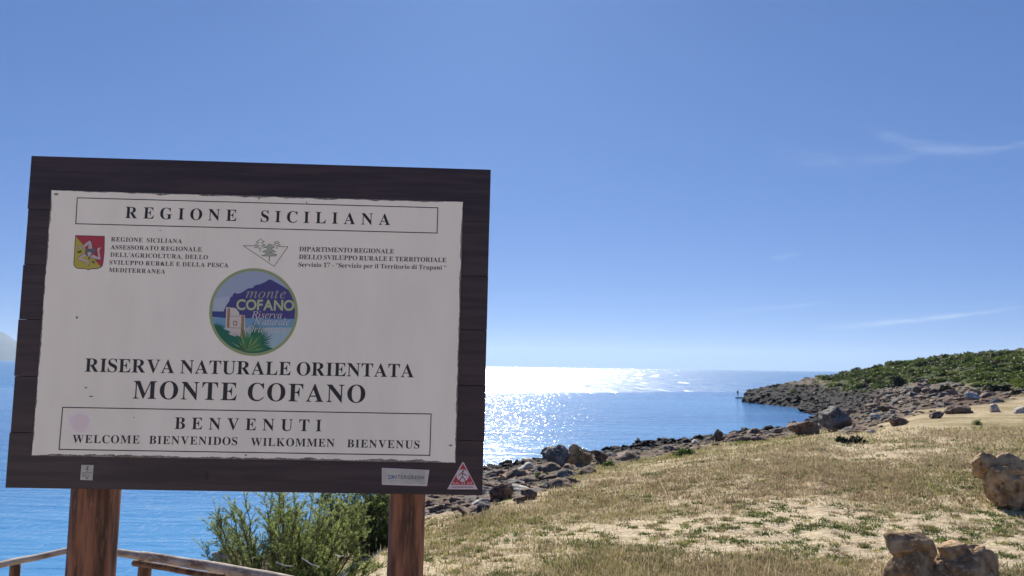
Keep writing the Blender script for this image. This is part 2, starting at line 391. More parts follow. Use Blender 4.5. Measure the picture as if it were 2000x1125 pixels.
ca = ground.data.color_attributes.new('soil', 'FLOAT_COLOR', 'POINT')
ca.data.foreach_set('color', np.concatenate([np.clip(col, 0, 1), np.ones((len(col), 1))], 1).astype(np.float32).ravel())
# the patch of ground right under the camera
cv = [(0, 0, 0)] + [(dd[0] * math.sin(a), dd[0] * math.cos(a), float(Z[0][i])) for i, a in enumerate(az)]
inner = mesh('ground', cv, [(0, 1 + (i + 1) % na, 1 + i) for i in range(na)], M_ground); tag(inner, kind='structure')
ci = inner.data.color_attributes.new('soil', 'FLOAT_COLOR', 'POINT')
ci.data.foreach_set('color', np.tile([.70, .61, .49, 1], na + 1).astype(np.float32))  # same added pale tone that bounces light onto the panel

# ------------------------------------------------------------------ sea
M_sea, t, b = mat('sea_water')
geo = t.new('ShaderNodeNewGeometry'); P = geo.outputs['Position']
sx = t.new('ShaderNodeSeparateXYZ'); t.l.new(P, sx.inputs[0])
dist = t.m('SQRT', t.m('ADD', t.m('POWER', sx.outputs[0], 2.0), t.m('POWER', t.m('ABSOLUTE', sx.outputs[1]), 2.0)))
rowz = t.m('SUBTRACT', t.m('ADD', sx.outputs[1], 0.0), t.m('MULTIPLY', sx.outputs[0], 0.10))     # wind reaches the water beyond the headland
big, _ = t.noise(t.scale(P, .018, .05, 1), 1.0, 4, .55)
wfine, _ = t.noise(t.scale(P, .12, .08, 1), 1.0, 8, .75)
wind = t.mapr(t.m('ADD', t.m('ADD', rowz, t.m('MULTIPLY', t.m('SUBTRACT', big, .5), 110.0)), t.m('MULTIPLY', t.m('SUBTRACT', wfine, .5), 80.0)), 150, 205)
streak, _ = t.noise(t.scale(P, .010, .045, 1), 1.0, 4, .5)
rip, _ = t.noise(t.scale(P, .55, 2.1, 1), 1.0, 5, .6, .4)
swl, _ = t.noise(t.scale(P, .16, .55, 1), 1.0, 3, .5, .3)
fine, _ = t.noise(t.scale(P, 3.5, 7, 1), 1.0, 4, .6)
hgt = t.m('ADD', t.m('ADD', t.m('MULTIPLY', swl, .22), t.m('MULTIPLY', rip, .07)), t.m('MULTIPLY', fine, .014))
bn = t.new('ShaderNodeBump'); bn.inputs['Distance'].default_value = 1.0
t.put(bn.inputs['Strength'], t.mapr(dist, 40, 400, .9, .45)); t.l.new(hgt, bn.inputs['Height'])
calm = t.mapr(streak, .42, .62)
bc = t.mix(calm, (.022, .13, .34), (.05, .21, .44))
bc = t.mix(t.mapr(dist, 20, 75, .75, 0), bc, (.085, .30, .56))
bc = t.mix(wind, bc, (.04, .17, .36))
t.l.new(bc, b.inputs['Base Color']); b.inputs['IOR'].default_value = 1.333
grain, _ = t.noise(t.scale(P, .22, .05, 1), 1.0, 12, .85)
t.put(b.inputs['Roughness'], t.m('ADD', t.mapr(wind, 0, 1, .14, .31), t.m('MULTIPLY', t.m('MULTIPLY', wind, t.m('SUBTRACT', grain, .5)), .9))); t.l.new(bn.outputs[0], b.inputs['Normal'])
# small facets of the waves that catch the sun one by one
vo = t.new('ShaderNodeTexVoronoi'); vo.feature = 'F1'; t.l.new(t.scale(P, 5.0, 1.3, 1), vo.inputs['Vector']); vo.inputs['Scale'].default_value = 1.0
vs = t.new('ShaderNodeSeparateColor'); t.l.new(vo.outputs['Color'], vs.inputs[0])
def gauss(a, b_): # triangular-ish spread of slopes
    return t.m('SUBTRACT', t.m('ADD', a, b_), 1.0)
wn = t.new('ShaderNodeTexWhiteNoise'); wn.noise_dimensions = '3D'; t.l.new(vo.outputs['Color'], wn.inputs['Vector'])
vs2 = t.new('ShaderNodeSeparateColor'); t.l.new(wn.outputs['Color'], vs2.inputs[0])
slope = t.mapr(dist, 42, 105, .2, .58)
nxs = t.m('MULTIPLY', gauss(vs.outputs[0], vs2.outputs[0]), t.m('MULTIPLY', slope, .30)); nys = t.m('MULTIPLY', gauss(vs.outputs[1], vs2.outputs[1]), t.m('MULTIPLY', slope, .92))
vf = t.new('ShaderNodeTexVoronoi'); vf.feature = 'F1'; t.l.new(t.scale(P, 1.5, .055, 1), vf.inputs['Vector']); vf.inputs['Scale'].default_value = 1.0
wf = t.new('ShaderNodeTexWhiteNoise'); wf.noise_dimensions = '3D'; t.l.new(vf.outputs['Color'], wf.inputs['Vector'])
fa = t.new('ShaderNodeSeparateColor'); t.l.new(vf.outputs['Color'], fa.inputs[0]); fb = t.new('ShaderNodeSeparateColor'); t.l.new(wf.outputs['Color'], fb.inputs[0])
def blend(a, b_): return t.m('ADD', t.m('MULTIPLY', a, t.m('SUBTRACT', 1.0, wind)), t.m('MULTIPLY', b_, wind))
nxs = blend(nxs, t.m('MULTIPLY', gauss(fa.outputs[0], fb.outputs[0]), .42)); nys = blend(nys, t.m('MULTIPLY', gauss(fa.outputs[1], fb.outputs[1]), .62))
nn = t.new('ShaderNodeCombineXYZ'); t.l.new(nxs, nn.inputs[0]); t.l.new(nys, nn.inputs[1]); nn.inputs[2].default_value = 1
nn = t.vm('NORMALIZE', nn.outputs[0])
gl = t.new('ShaderNodeBsdfGlossy'); gl.inputs['Roughness'].default_value = .16; gl.inputs['Color'].default_value = (1, 1, 1, 1); t.l.new(nn, gl.inputs['Normal'])
fr = t.new('ShaderNodeFresnel'); fr.inputs[0].default_value = 1.333
spark = t.m('LESS_THAN', vo.outputs['Distance'], .34)
mx = t.new('ShaderNodeMixShader')
t.put(mx.inputs[0], t.m('ADD', t.m('MULTIPLY', t.m('MULTIPLY', spark, t.m('SUBTRACT', 1.0, wind)), .3), t.m('MULTIPLY', wind, .14)))
t.l.new(b.outputs[0], mx.inputs[1]); t.l.new(gl.outputs[0], mx.inputs[2]); t.l.new(mx.outputs[0], t.n['Material Output'].inputs[0])
rs = np.geomspace(5, 22000, 60); an = np.linspace(0, 2 * math.pi, 97)[:-1]
RV = np.concatenate([[[0, 0, SEA]], np.stack([np.outer(rs, np.sin(an)), np.outer(rs, np.cos(an)), np.full((60, 96), SEA)], -1).reshape(-1, 3)])
fs = [(0, 1 + (i + 1) % 96, 1 + i) for i in range(96)]
for k in range(59):
    for i in range(96):
        a = 1 + k * 96; j = (i + 1) % 96
        fs.append((a + i, a + j, a + 96 + j, a + 96 + i))
sea = mesh('sea', RV, fs, M_sea); tag(sea, kind='structure')

# ------------------------------------------------------------------ far mountain beyond the bay, and the air in front of it
M_mount = noisy('far_mountain_rock', (0.03, 0.035, 0.028), (0.07, 0.065, 0.05), 0.003, 0.95, 0.3, bd=10)
prof = [(-700, 702), (-520, 672), (-400, 668), (-280, 640), (-180, 655), (-90, 650), (-30, 652), (-8, 648), (6, 649), (14, 653), (22, 661), (34, 667), (60, 676), (110, 684), (200, 692), (330, 698), (460, 703), (520, 706)]
us = np.linspace(-700, 520, 120); vs_ = np.interp(us, [p[0] for p in prof], [p[1] for p in prof])
DM = 11000.0; mv = []
for j in range(9):
    s = j / 8
    for u_, v_ in zip(us, vs_):
        rr = ray(u_, v_); hq = math.hypot(rr[0], rr[1]); top = EYE + DM * rr[2] / hq
        a = math.atan2(rr[0], rr[1]); dq = DM - 1500 + 3000 * s
        k = 1 - abs(2 * s - 1)
        nz = fbm(np.array([u_ * .03]), np.array([s * 5.0]), 91, 4)[0] - .5
        zt = SEA - 5 + (top - SEA + 5) * (k ** .8) * (1 + nz * .35 * (1 - k)) * (1 if j != 4 else 1)
        mv.append((dq * math.sin(a), dq * math.cos(a), zt))
mf = [(j * 120 + i, j * 120 + i + 1, (j + 1) * 120 + i + 1, (j + 1) * 120 + i) for j in range(8) for i in range(119)]
mo = mesh('mountain', mv, mf, M_mount, smooth=True); tag(mo, kind='structure')
if HAZE:
    mh = bpy.data.materials.new('sea_air'); mh.use_nodes = True; t = NT(mh.node_tree); t.n.remove(t.n['Principled BSDF'])
    pv = t.new('ShaderNodeVolumePrincipled'); pv.inputs['Color'].default_value = (.52, .70, .95, 1); pv.inputs['Density'].default_value = HAZE; pv.inputs['Anisotropy'].default_value = .3
    t.l.new(pv.outputs[0], t.n['Material Output'].inputs['Volume'])
    L = 23000.0; z0, z1 = -9.5, 560.0
    hv = [(sx_ * L, sy_ * L, zz) for zz in (z0, z1) for sx_, sy_ in ((-1, -1), (1, -1), (1, 1), (-1, 1))]
    hz = mesh('haze', hv, [(0, 3, 2, 1), (4, 5, 6, 7), (0, 1, 5, 4), (1, 2, 6, 5), (2, 3, 7, 6), (3, 0, 4, 7)], mh); tag(hz, kind='stuff', label='thin pale sea haze in front of the far mountain', cat='haze')

# ------------------------------------------------------------------ information board
cs = [(62, 304), (959, 331), (942, 968), (11, 953)]
rc = np.array([ray(*p) for p in cs])
d2, d1, d3 = np.linalg.solve(np.array([-rc[2], rc[1], rc[3]]).T, rc[0])
BP = np.array([rc[0], d1 * rc[1], d2 * rc[2], d3 * rc[3]])
k = 2.0 / np.linalg.norm(BP[1] - BP[0]); BP = BP * k + CAM
Ex = BP[1] - BP[0]; Ex /= np.linalg.norm(Ex); Fy = BP[0] - BP[3]; Fy -= Ex * (Fy @ Ex); Fy /= np.linalg.norm(Fy); Gn = np.cross(Ex, Fy)
BO = (BP[2] + BP[3]) / 2
foot = -1.15                                       # board bottom above the foot of its posts
RO = BO + Fy * foot
board = empty('information_board'); board.matrix_world = Matrix([[Ex[0], -Gn[0], Fy[0], RO[0]], [Ex[1], -Gn[1], Fy[1], RO[1]], [Ex[2], -Gn[2], Fy[2], RO[2]], [0, 0, 0, 1]])
tag(board, 'large dark wooden information board on two posts with white printed welcome panel', 'information board')
def bl(u, v, h=0.0):
    """point of the board plane (h metres in front of the planks) in board coordinates"""
    r_ = ray(u, v); p0 = BO + Gn * h; s = ((p0 - CAM) @ Gn) / (r_ @ Gn); p = CAM + r_ * s - RO
    return np.array([p @ Ex, p @ Fy])
def box(name, x0, x1, y0, y1, z0, z1, m, parent, bev=0.003):
    bm = bmesh.new(); bmesh.ops.create_cube(bm, size=1)
    for v_ in bm.verts: v_.co = Vector(((x0 + x1) / 2 + v_.co.x * (x1 - x0), (y0 + y1) / 2 + v_.co.y * (y1 - y0), (z0 + z1) / 2 + v_.co.z * (z1 - z0)))
    if bev: bmesh.ops.bevel(bm, geom=bm.edges, offset=bev, segments=1, affect='EDGES')
    me = bpy.data.meshes.new(name); bm.to_mesh(me); bm.free(); me.materials.append(m)
    o = bpy.data.objects.new(name, me); C.objects.link(o); o.parent = parent
    return o
bx0, bz0 = bl(11, 953); bx1, bz1 = bl(959, 331); bz0 = (bl(11, 953)[1] + bl(942, 968)[1]) / 2; bz1 = (bl(62, 304)[1] + bl(959, 331)[1]) / 2
bxl = (bl(11, 953)[0] + bl(62, 304)[0]) / 2; bxr = (bl(942, 968)[0] + bl(959, 331)[0]) / 2
cut = [bz1] + [(bl(58, v_)[1]) for v_ in (408, 517, 624, 735, 845)] + [bz0]
for i in range(6):
    e = 0.0006
    o = box('plank', bxl + R.uniform(-.004, .004), bxr + R.uniform(-.003, .003), 0, .032, cut[i + 1] + e, cut[i] - e, M_plank, board, .0012)
# backing added behind the planks so no bright sky shows through the joints
box('added_backing', bxl + .009, bxr - .006, .0325, .042, bz0 + .006, bz1 - .006, M_plank, board)
def post(name, cu, wpx, zt, wob, lab):
    cx, _ = bl(cu, 1010, -.11); rad = wpx / 2 * 3.40 / F
    vs, nr, nzv = [], 40, 60
    for j in range(nzv + 1):
        z_ = -.45 + (zt + .45) * j / nzv
        fl = 1 + .10 * ss(.75, .35, z_) if wob else 1
        for i in range(nr):
            a = 2 * math.pi * i / nr; ca_, sa = math.cos(a), math.sin(a)
            k_ = (abs(ca_) ** 3.2 + abs(sa) ** 3.2) ** (-1 / 3.2)
            n_ = fbm(np.array([i * .35]), np.array([z_ * 3.0]), 5 + int(cu), 4)[0] - .5
            crack = -.010 * math.exp(-((i - (29 if wob else 31)) / .55) ** 2) * (1 if z_ < 1.2 else 0)
            rr_ = rad * k_ * fl * (1 + n_ * .07) + crack
            vs.append((cx + rr_ * ca_, .125 + rr_ * sa * .95, z_))
    fs_ = [(j * nr + i, j * nr + (i + 1) % nr, (j + 1) * nr + (i + 1) % nr, (j + 1) * nr + i) for j in range(nzv) for i in range(nr)] + [tuple(nzv * nr + i for i in range(nr))]
    o = mesh(name, vs, fs_, M_post, board, smooth=True); return o
post('post', 181, 76, bz1 - .12, 1, None); post('post', 794, 66, bz1 - .12, 0, None)

# the printed panel
H0 = .0045; pc = [bl(100, 370, H0), bl(905, 395, H0), bl(890, 904, H0), bl(62, 890, H0)]
pl, pr = (pc[0][0] + pc[3][0]) / 2, (pc[1][0] + pc[2][0]) / 2; pt, pb = (pc[0][1] + pc[1][1]) / 2, (pc[2][1] + pc[3][1]) / 2
panel = box('panel', pl, pr, -H0, -.0005, pb, pt, M_zinc, board, .0008)
tag(panel, 'white metal sheet with corroded edges and black lettering')
class Print:
    """flat print: polygons in board coordinates with a material each"""
    def __init__(s): s.V, s.F, s.mi, s.mats = [], [], [], []
    def m(s, mt):
        if mt not in s.mats: s.mats.append(mt)
        return s.mats.index(mt)
    def poly(s, pts, mt, h):
        pts = [p for p in pts]; vv = [Vector((p[0], -h, p[1])) for p in pts]
        ar = sum(pts[i][0] * pts[(i + 1) % len(pts)][1] - pts[(i + 1) % len(pts)][0] * pts[i][1] for i in range(len(pts)))
        n0 = len(s.V); s.V += [tuple(v_) for v_ in vv]
        for tr in tessellate_polygon([vv]):
            a, b_, c_ = tr; A_, B_, C_ = (pts[i] for i in tr)
            cr = (B_[0] - A_[0]) * (C_[1] - A_[1]) - (C_[0] - A_[0]) * (B_[1] - A_[1])
            s.F.append((n0 + a, n0 + b_, n0 + c_) if cr > 0 else (n0 + a, n0 + c_, n0 + b_)); s.mi.append(s.m(mt))
    def stroke(s, pts, wd, mt, h, closed=False):
        pts = [np.array(p) for p in pts]
        if closed: pts = pts + [pts[0]]
        for a, b_ in zip(pts[:-1], pts[1:]):
            d_ = b_ - a; L_ = np.linalg.norm(d_)
            if L_ < 1e-6: continue
            d_ = d_ / L_; n_ = np.array([-d_[1], d_[0]]) * wd / 2; e_ = d_ * wd * .45
            s.poly([a - n_ - e_, b_ - n_ + e_, b_ + n_ + e_, a + n_ - e_], mt, h)
    def tris(s, V2, Fc, mt, h):
        n0 = len(s.V); s.V += [(p[0], -h, p[1]) for p in V2]; k_ = s.m(mt)
        for f_ in Fc: s.F.append(tuple(n0 + i for i in f_)); s.mi.append(k_)
    def build(s, name, parent): return mesh(name, s.V, s.F, s.mats, parent, s.mi)

face = Print(); N_ = 500; pts = []
def edge(a, b_, inset, amp, seed, n_):
    a = np.array(a); b_ = np.array(b_); d_ = (b_ - a) / np.linalg.norm(b_ - a); nn_ = np.array([-d_[1], d_[0]])
    for i in range(n_):
        t_ = i / n_; q_ = fbm(np.array([t_ * n_ * .12]), np.array([seed * 3.3]), seed, 4, .65)[0]
        q2 = max(0, fbm(np.array([t_ * n_ * .035]), np.array([seed * 1.7]), seed + 9, 3)[0] - .5)
        dd_ = inset + amp * (max(q_ - .35, 0) * 1.4 + q2 * 2.2)
        c_ = .006 * 0
        pts.append(a + d_ * (c_ + t_ * np.linalg.norm(b_ - a)) + nn_ * dd_ * min(1, .3 + 8 * t_, .3 + 8 * (1 - t_)))
edge((pl, pb), (pr, pb), .004, .013, 1, 420); edge((pr, pb), (pr, pt), .003, .009, 2, 260)
edge((pr, pt), (pl, pt), .002, .007, 3, 420); edge((pl, pt), (pl, pb), .002, .008, 4, 260)
face.poly(pts, M_paint, H0 + .0004); face.build('painted_face', panel)

def mb(s):
    o_ = ''
    for c_ in s:
        if 'A' <= c_ <= 'Z': o_ += chr(0x1D400 + ord(c_) - 65)
        elif 'a' <= c_ <= 'z': o_ += chr(0x1D41A + ord(c_) - 97)
        elif '0' <= c_ <= '9': o_ += chr(0x1D7CE + ord(c_) - 48)
        else: o_ += c_
    return o_
def it(s):
    o_ = ''
    for c_ in s:
        if 'A' <= c_ <= 'Z': o_ += chr(0x1D434 + ord(c_) - 65)
        elif 'a' <= c_ <= 'z': o_ += chr(0x1D44E + ord(c_) - 97)
        else: o_ += c_
    return o_
glyphs = {}
def glyph(ch, off=0.0):
    """outline of one letter of the built-in font: 2D vertices and triangles, ink width"""
    if (ch, off) not in glyphs:
        cu = bpy.data.curves.new('letter', 'FONT'); cu.body = ch; cu.size = 1; cu.resolution_u = 5; cu.offset = off
        ob = bpy.data.objects.new('letter', cu); C.objects.link(ob); bpy.context.view_layer.update()
        me = ob.to_mesh(); v_ = np.array([(p.co.x, p.co.y) for p in me.vertices]).reshape(-1, 2); f_ = [tuple(p.vertices) for p in me.polygons]
        nrm = [p.normal.z for p in me.polygons]
        f_ = [a if n_ > 0 else a[::-1] for a, n_ in zip(f_, nrm)]
        ob.to_mesh_clear(); C.objects.unlink(ob); bpy.data.objects.remove(ob); bpy.data.curves.remove(cu)
        glyphs[(ch, off)] = (v_, f_)
    return glyphs[(ch, off)]
def line_mesh(chars, off=0.0):
    out = []; xx = 0.0
    SB = .075
    for ch in chars:
        if ch == ' ': xx += .26; out.append(None); continue
        v_, f_ = glyph(ch, off)
        out.append((v_, f_, xx - v_[:, 0].min())); xx += v_[:, 0].max() - v_[:, 0].min() + SB
    return out, xx - SB
def text(pr_, s, p0, p1, cap, mt, h, style='b', capglyph=None, off=0.0, shear=0.0):
    """s between the baseline ends p0, p1 (photo pixels) with capitals cap pixels high; the letter spacing takes up the slack"""
    chars = mb(s) if style == 'b' else it(s) if style == 'i' else s
    parts, wd = line_mesh(chars, off)
    ref = capglyph or ('E' if style == 's' else (mb('E') if style == 'b' else it('E')))
    gv = glyph(ref)[0]; ch_ = gv[:, 1].max() - gv[:, 1].min()
    a = bl(*p0, h); b_ = bl(*p1, h); L_ = np.linalg.norm(b_ - a); ex = (b_ - a) / L_; ey = np.array([-ex[1], ex[0]])
    top = bl(p0[0], p0[1] - cap, h); sc_ = abs(top[1] - a[1]) / ch_
    ng = sum(1 for i, ch in enumerate(chars)) - 1
    sx_ = sc_; extra = 0
    if ng > 0:
        extra = (L_ - wd * sc_) / ng
        if extra < -.035 * sc_: extra = -.035 * sc_; sx_ = (L_ - extra * ng) / wd
        if style == 'x': extra = 0; sx_ = L_ / wd
    for i, g_ in enumerate(parts):
        if g_ is None: continue
        v_, f_, xo = g_
        X_ = (v_[:, 0] + xo) * sx_ + i * extra + v_[:, 1] * sc_ * shear; Y_ = v_[:, 1] * sc_
        pr_.tris([a + ex * x_ + ey * y_ for x_, y_ in zip(X_, Y_)], f_, mt, h)
HP = H0 + .0009
def lines(name, items):
    for it_ in items:
        p = Print(); text(p, it_[0], it_[1], it_[2], it_[3], M_ink, HP); p.build('lettering', panel)
lines('heading_lettering', [('REGIONE', (244.3, 425.8), (461.5, 431.7), 22), ('SICILIANA', (509, 433.2), (761.8, 439.7), 22)])
lines('small_lettering', [('REGIONE  SICILIANA', (216.6, 471.3), (355.3, 475.2), 8.4), ('ASSESSORATO REGIONALE', (215.7, 486.6), (393.8, 491.3), 8.3),
    ('DELL’AGRICOLTURA, DELLO', (214.9, 501.3), (405.8, 506.6), 8.3), ('SVILUPPO RURALE E DELLA PESCA', (213.5, 516.3), (445.8, 522.3), 8.2), ('MEDITERRANEA', (212.7, 531.1), (322.5, 534.6), 8.2)])
lines('small_lettering', [('DIPARTIMENTO REGIONALE', (584.5, 490.7), (769.5, 495.4), 8.9), ('DELLO SVILUPPO RURALE E TERRITORIALE', (583.7, 505.9), (871.8, 512.2), 8.8),
    ('Servizio 17 - “Servizio per il Territorio di Trapani “', (582.6, 520.8), (871.6, 526.8), 8.6)])
lines('title_lettering', [('RISERVA NATURALE ORIENTATA', (165.3, 725.9), (808, 737.1), 26), ('MONTE COFANO', (258.8, 778.4), (713, 786.6), 34.6)])
lines('welcome_lettering', [('BENVENUTI', (340.7, 837.8), (627.8, 842.6), 22.8), ('WELCOME', (141, 864.9), (272.3, 866.4), 15.6), ('BIENVENIDOS', (290.9, 866.9), (463.3, 869.6), 15.6),
    ('WILKOMMEN', (489.5, 870.6), (653, 872.8), 15.4), ('BIENVENUS', (677.8, 873.6), (819.2, 876), 15.2)])
def frame(corners, px):
    p = Print(); c_ = [bl(*q_, HP) for q_ in corners]; p.stroke(c_, px * 3.3 / F, M_ink, HP, True); return p.build('border_line', panel)
frame([(150.8, 386.3), (855.3, 405.8), (853.6, 455.3), (148, 437)], 1.7)
frame([(122.3, 795.6), (842, 808.6), (839.4, 889.4), (115.3, 877.8)], 1.8)

# crest with the three-legged emblem
def zz(ox, oy, s, h): return lambda x_, y_: bl(ox + x_ / s, oy + y_ / s, h)
red = simple('crest_red', (.40, .035, .06), .55); yel = simple('crest_yellow', (.46, .40, .06), .55); skin = simple('crest_flesh', (.55, .42, .42), .6)
dk = simple('crest_outline', (.06, .045, .07), .6); hat = simple('crest_cap', (.13, .11, .15), .6); ear = simple('crest_wheat', (.10, .10, .03), .6)
pr_ = Print(); q7 = lambda pts_, h: [zz(130, 450, 13.235, h)(*p) for p in pts_]
sh = [(228, 128), (984, 150), (975, 560), (950, 800), (930, 905), (885, 955), (800, 995), (625, 1000), (560, 1026), (505, 996), (290, 988), (215, 945), (182, 880), (198, 600)]
cen = np.array([580, 570]); gro = lambda p, k_: [tuple(cen + (np.array(a) - cen) * k_) for a in p]
pr_.poly(q7(gro(sh, 1.012), HP), dk, HP); pr_.poly(q7(gro(sh, .975), HP), red, HP + .0002)
pr_.poly(q7([(245, 165), (400, 340), (640, 640), (880, 940), (800, 978), (625, 983), (560, 1008), (505, 980), (290, 972), (222, 930), (200, 880), (215, 600)], HP), yel, HP + .0004)
legs = [[(555, 475), (575, 385), (585, 355), (425, 470), (345, 480), (318, 470), (296, 405), (330, 420), (345, 440), (395, 440), (440, 385), (520, 315), (598, 262), (630, 285), (655, 360), (668, 480)],
        [(625, 690), (640, 640), (680, 625), (810, 690), (822, 640), (798, 520), (795, 480), (838, 445), (890, 445), (860, 500), (848, 540), (872, 640), (885, 755), (790, 750), (700, 725)],
        [(520, 640), (500, 665), (370, 712), (430, 735), (540, 785), (585, 790), (590, 850), (548, 925), (535, 900), (545, 830), (430, 800), (350, 765), (283, 735), (400, 630), (500, 605)]]
for lg in legs:
    c_ = np.mean(lg, 0); big_ = [tuple(np.array(p) + (np.array(p) - c_) / (np.linalg.norm(np.array(p) - c_) + 1e-6) * 13) for p in lg]
    pr_.poly(q7(big_, HP), dk, HP + .0006); pr_.poly(q7(lg, HP), skin, HP + .0008)
for p in ([(495, 480), (530, 470), (745, 475), (760, 560), (700, 610), (640, 660), (560, 680), (500, 640), (480, 560)],): pr_.poly(q7(p, HP), hat, HP + .001)
pr_.poly(q7([(545, 560), (635, 560), (640, 620), (590, 680), (550, 640)], HP), skin, HP + .0012)
pr_.poly(q7([(560, 690), (620, 690), (600, 760), (570, 760)], HP), hat, HP + .001)
pr_.poly(q7([(255, 575), (300, 525), (390, 520), (400, 560), (340, 592)], HP), ear, HP + .0008); pr_.poly(q7([(640, 810), (690, 780), (750, 840), (700, 860)], HP), ear, HP + .0008)
for e_ in ([(690, 470), (715, 400), (755, 360)], [(745, 560), (790, 590), (800, 650)], [(400, 430), (470, 450), (520, 500)]): pr_.stroke(q7(e_, HP), 9 / 13.235 * 3.3 / F, ear, HP + .0008)
o = pr_.build('crest', panel); tag(o, 'red and yellow shield with the three-legged emblem')

# line drawing of pines in a triangle
pr_ = Print(); qt = lambda pts_: [zz(470, 460, 17.31, HP)(*p) for p in pts_]
grn = simple('faded_green_print', (.23, .27, .19), .6); lgr = simple('pale_green_print', (.42, .45, .36), .6); wd = 1.15 * 3.3 / F
pr_.stroke(qt([(470, 350), (95, 345), (1130, 1045), (1600, 378), (1280, 372)]), wd, M_ink2, HP)
t1 = [(650, 425), (470, 405), (640, 350), (480, 335), (610, 245), (540, 215), (670, 120), (800, 210), (700, 240), (830, 330), (700, 335), (860, 410), (650, 425)]
t2 = [(960, 700), (710, 685), (925, 595), (735, 545), (940, 465), (850, 400), (975, 280), (1150, 400), (1020, 450), (1180, 550), (980, 565), (1225, 650), (1180, 690), (960, 700)]
t3 = [(1230, 360), (1110, 310), (1210, 270), (1140, 240), (1230, 190), (1300, 245), (1240, 270), (1330, 330), (1230, 345)]
pr_.poly(qt(t2[:-1]), lgr, HP - .0001)
for q_ in (t1, t2, t3): pr_.stroke(qt(q_), wd, grn, HP + .0002)
pr_.stroke(qt([(655, 430), (655, 530)]), wd * 1.3, grn, HP); pr_.stroke(qt([(970, 705), (970, 850)]), wd * 1.8, grn, HP); pr_.stroke(qt([(1230, 380), (1230, 450)]), wd * 1.3, grn, HP)
o = pr_.build('pine_drawing', panel); tag(o, 'faint green outline of three pines in a triangle')

# round reserve emblem
pr_ = Print(); S4 = 5.771; cxy = np.array([607., 575.])
def q4(pts_, clip=None):
    o_ = []
    for p in pts_:
        p = np.array(p, float)
        if clip:
            e_ = (p - cxy) / np.array([clip, clip * .988]); l_ = np.linalg.norm(e_)
            if l_ > 1: p = cxy + (p - cxy) / l_
        o_.append(bl(390 + p[0] / S4, 510 + p[1] / S4, HP))
    return o_
def circ(r_, a0=0, a1=360, n_=90): return [(cxy[0] + r_ * math.cos(math.radians(a0 + (a1 - a0) * i / n_)), cxy[1] + r_ * .988 * math.sin(math.radians(a0 + (a1 - a0) * i / n_))) for i in range(n_ + (a1 - a0 != 360))]
ring = simple('emblem_olive_ring', (.30, .36, .16), .6); skyb = simple('emblem_sky', (.34, .40, .52), .6); skyl = simple('emblem_pale_sky', (.42, .48, .56), .6)
mtn = simple('emblem_mountain', (.055, .05, .20), .6); seab = simple('emblem_sea', (.16, .33, .48), .6); seal = simple('emblem_light_sea', (.33, .47, .53), .6); dsea = simple('emblem_dark_sea', (.035, .06, .22), .6)
wht = simple('emblem_white', (.62, .55, .52), .6); tan = simple('emblem_tan', (.33, .20, .09), .6); tel = simple('emblem_dark_green', (.01, .13, .085), .6); plm = simple('emblem_palm_green', (.04, .20, .07), .6); pll = simple('emblem_light_palm', (.22, .33, .11), .6)
crm = simple('emblem_pale_green', (.44, .50, .28), .6); gry = simple('emblem_warm_grey', (.36, .34, .30), .6)
pr_.poly(q4(circ(500)), ring, HP); pr_.poly(q4(circ(468)), skyb, HP + .0002)
pr_.poly(q4([(135, 420), (300, 400), (600, 300), (1080, 420), (1080, 660), (130, 660)], 468), skyl, HP + .0003)
pr_.poly(q4(circ(468, 8, 172)), seab, HP + .0004)
pr_.poly(q4(circ(468, 22, 158)), seal, HP + .0005)
pr_.poly(q4([(130, 565), (280, 568), (280, 640), (130, 632)], 468), dsea, HP + .0006)
mt_ = [(270, 640), (272, 560), (300, 500), (335, 450), (350, 395), (357, 392), (362, 412), (378, 370), (395, 358), (430, 368), (470, 355), (520, 325), (545, 308), (600, 302), (615, 280), (640, 268), (680, 262), (740, 235), (770, 215), (797, 207), (830, 222), (860, 240), (930, 280), (1000, 325), (1035, 380), (1090, 440), (1100, 560), (1090, 655)]
pr_.poly(q4(mt_, 468), mtn, HP + .0008)
pr_.poly(q4([(300, 518), (405, 530), (430, 560), (445, 575), (445, 603), (512, 612), (512, 760), (536, 895), (455, 875), (330, 790), (292, 755)]), wht, HP + .001)
pr_.poly(q4([(315, 530), (345, 535), (335, 755), (305, 748)]), tan, HP + .0012); pr_.poly(q4([(470, 610), (505, 615), (500, 760), (530, 892), (455, 870), (468, 755)]), tan, HP + .0012)
for a, b_ in (((340, 620), (470, 620)), ((340, 750), (465, 755))): pr_.stroke(q4([a, b_]), 6 / S4 * 3.3 / F, tan, HP + .0012)
pr_.stroke(q4([(385, 678), (420, 680), (418, 722), (382, 720)]), 10 / S4 * 3.3 / F, tan, HP + .0013, True)
gl_ = [(152, 715), (200, 728), (280, 770), (340, 792), (420, 828), (500, 885), (560, 905), (640, 900), (760, 960), (830, 985)] + [(cxy[0] + 468 * math.cos(math.radians(a)), cxy[1] + 462 * math.sin(math.radians(a))) for a in range(62, 162, 4)]
pr_.poly(q4(gl_, 468), tel, HP + .0014)
rr2 = random.Random(3)
for k in range(26):
    a = math.radians(-168 + k * 6.6); L_ = rr2.uniform(190, 330) * (1 if a > -2 else .75); bs = (530, 1020)
    tip = (bs[0] + L_ * math.cos(a), bs[1] + L_ * math.sin(a)); n_ = (-math.sin(a) * 9, math.cos(a) * 9); md = (bs[0] + .5 * L_ * math.cos(a), bs[1] + .5 * L_ * math.sin(a))
    pr_.poly(q4([bs, (md[0] + n_[0], md[1] + n_[1]), tip, (md[0] - n_[0], md[1] - n_[1])], 468), pll if (k % 3 == 0 and L_ < 270) else (plm if a > -2.2 else tel), HP + .0016)
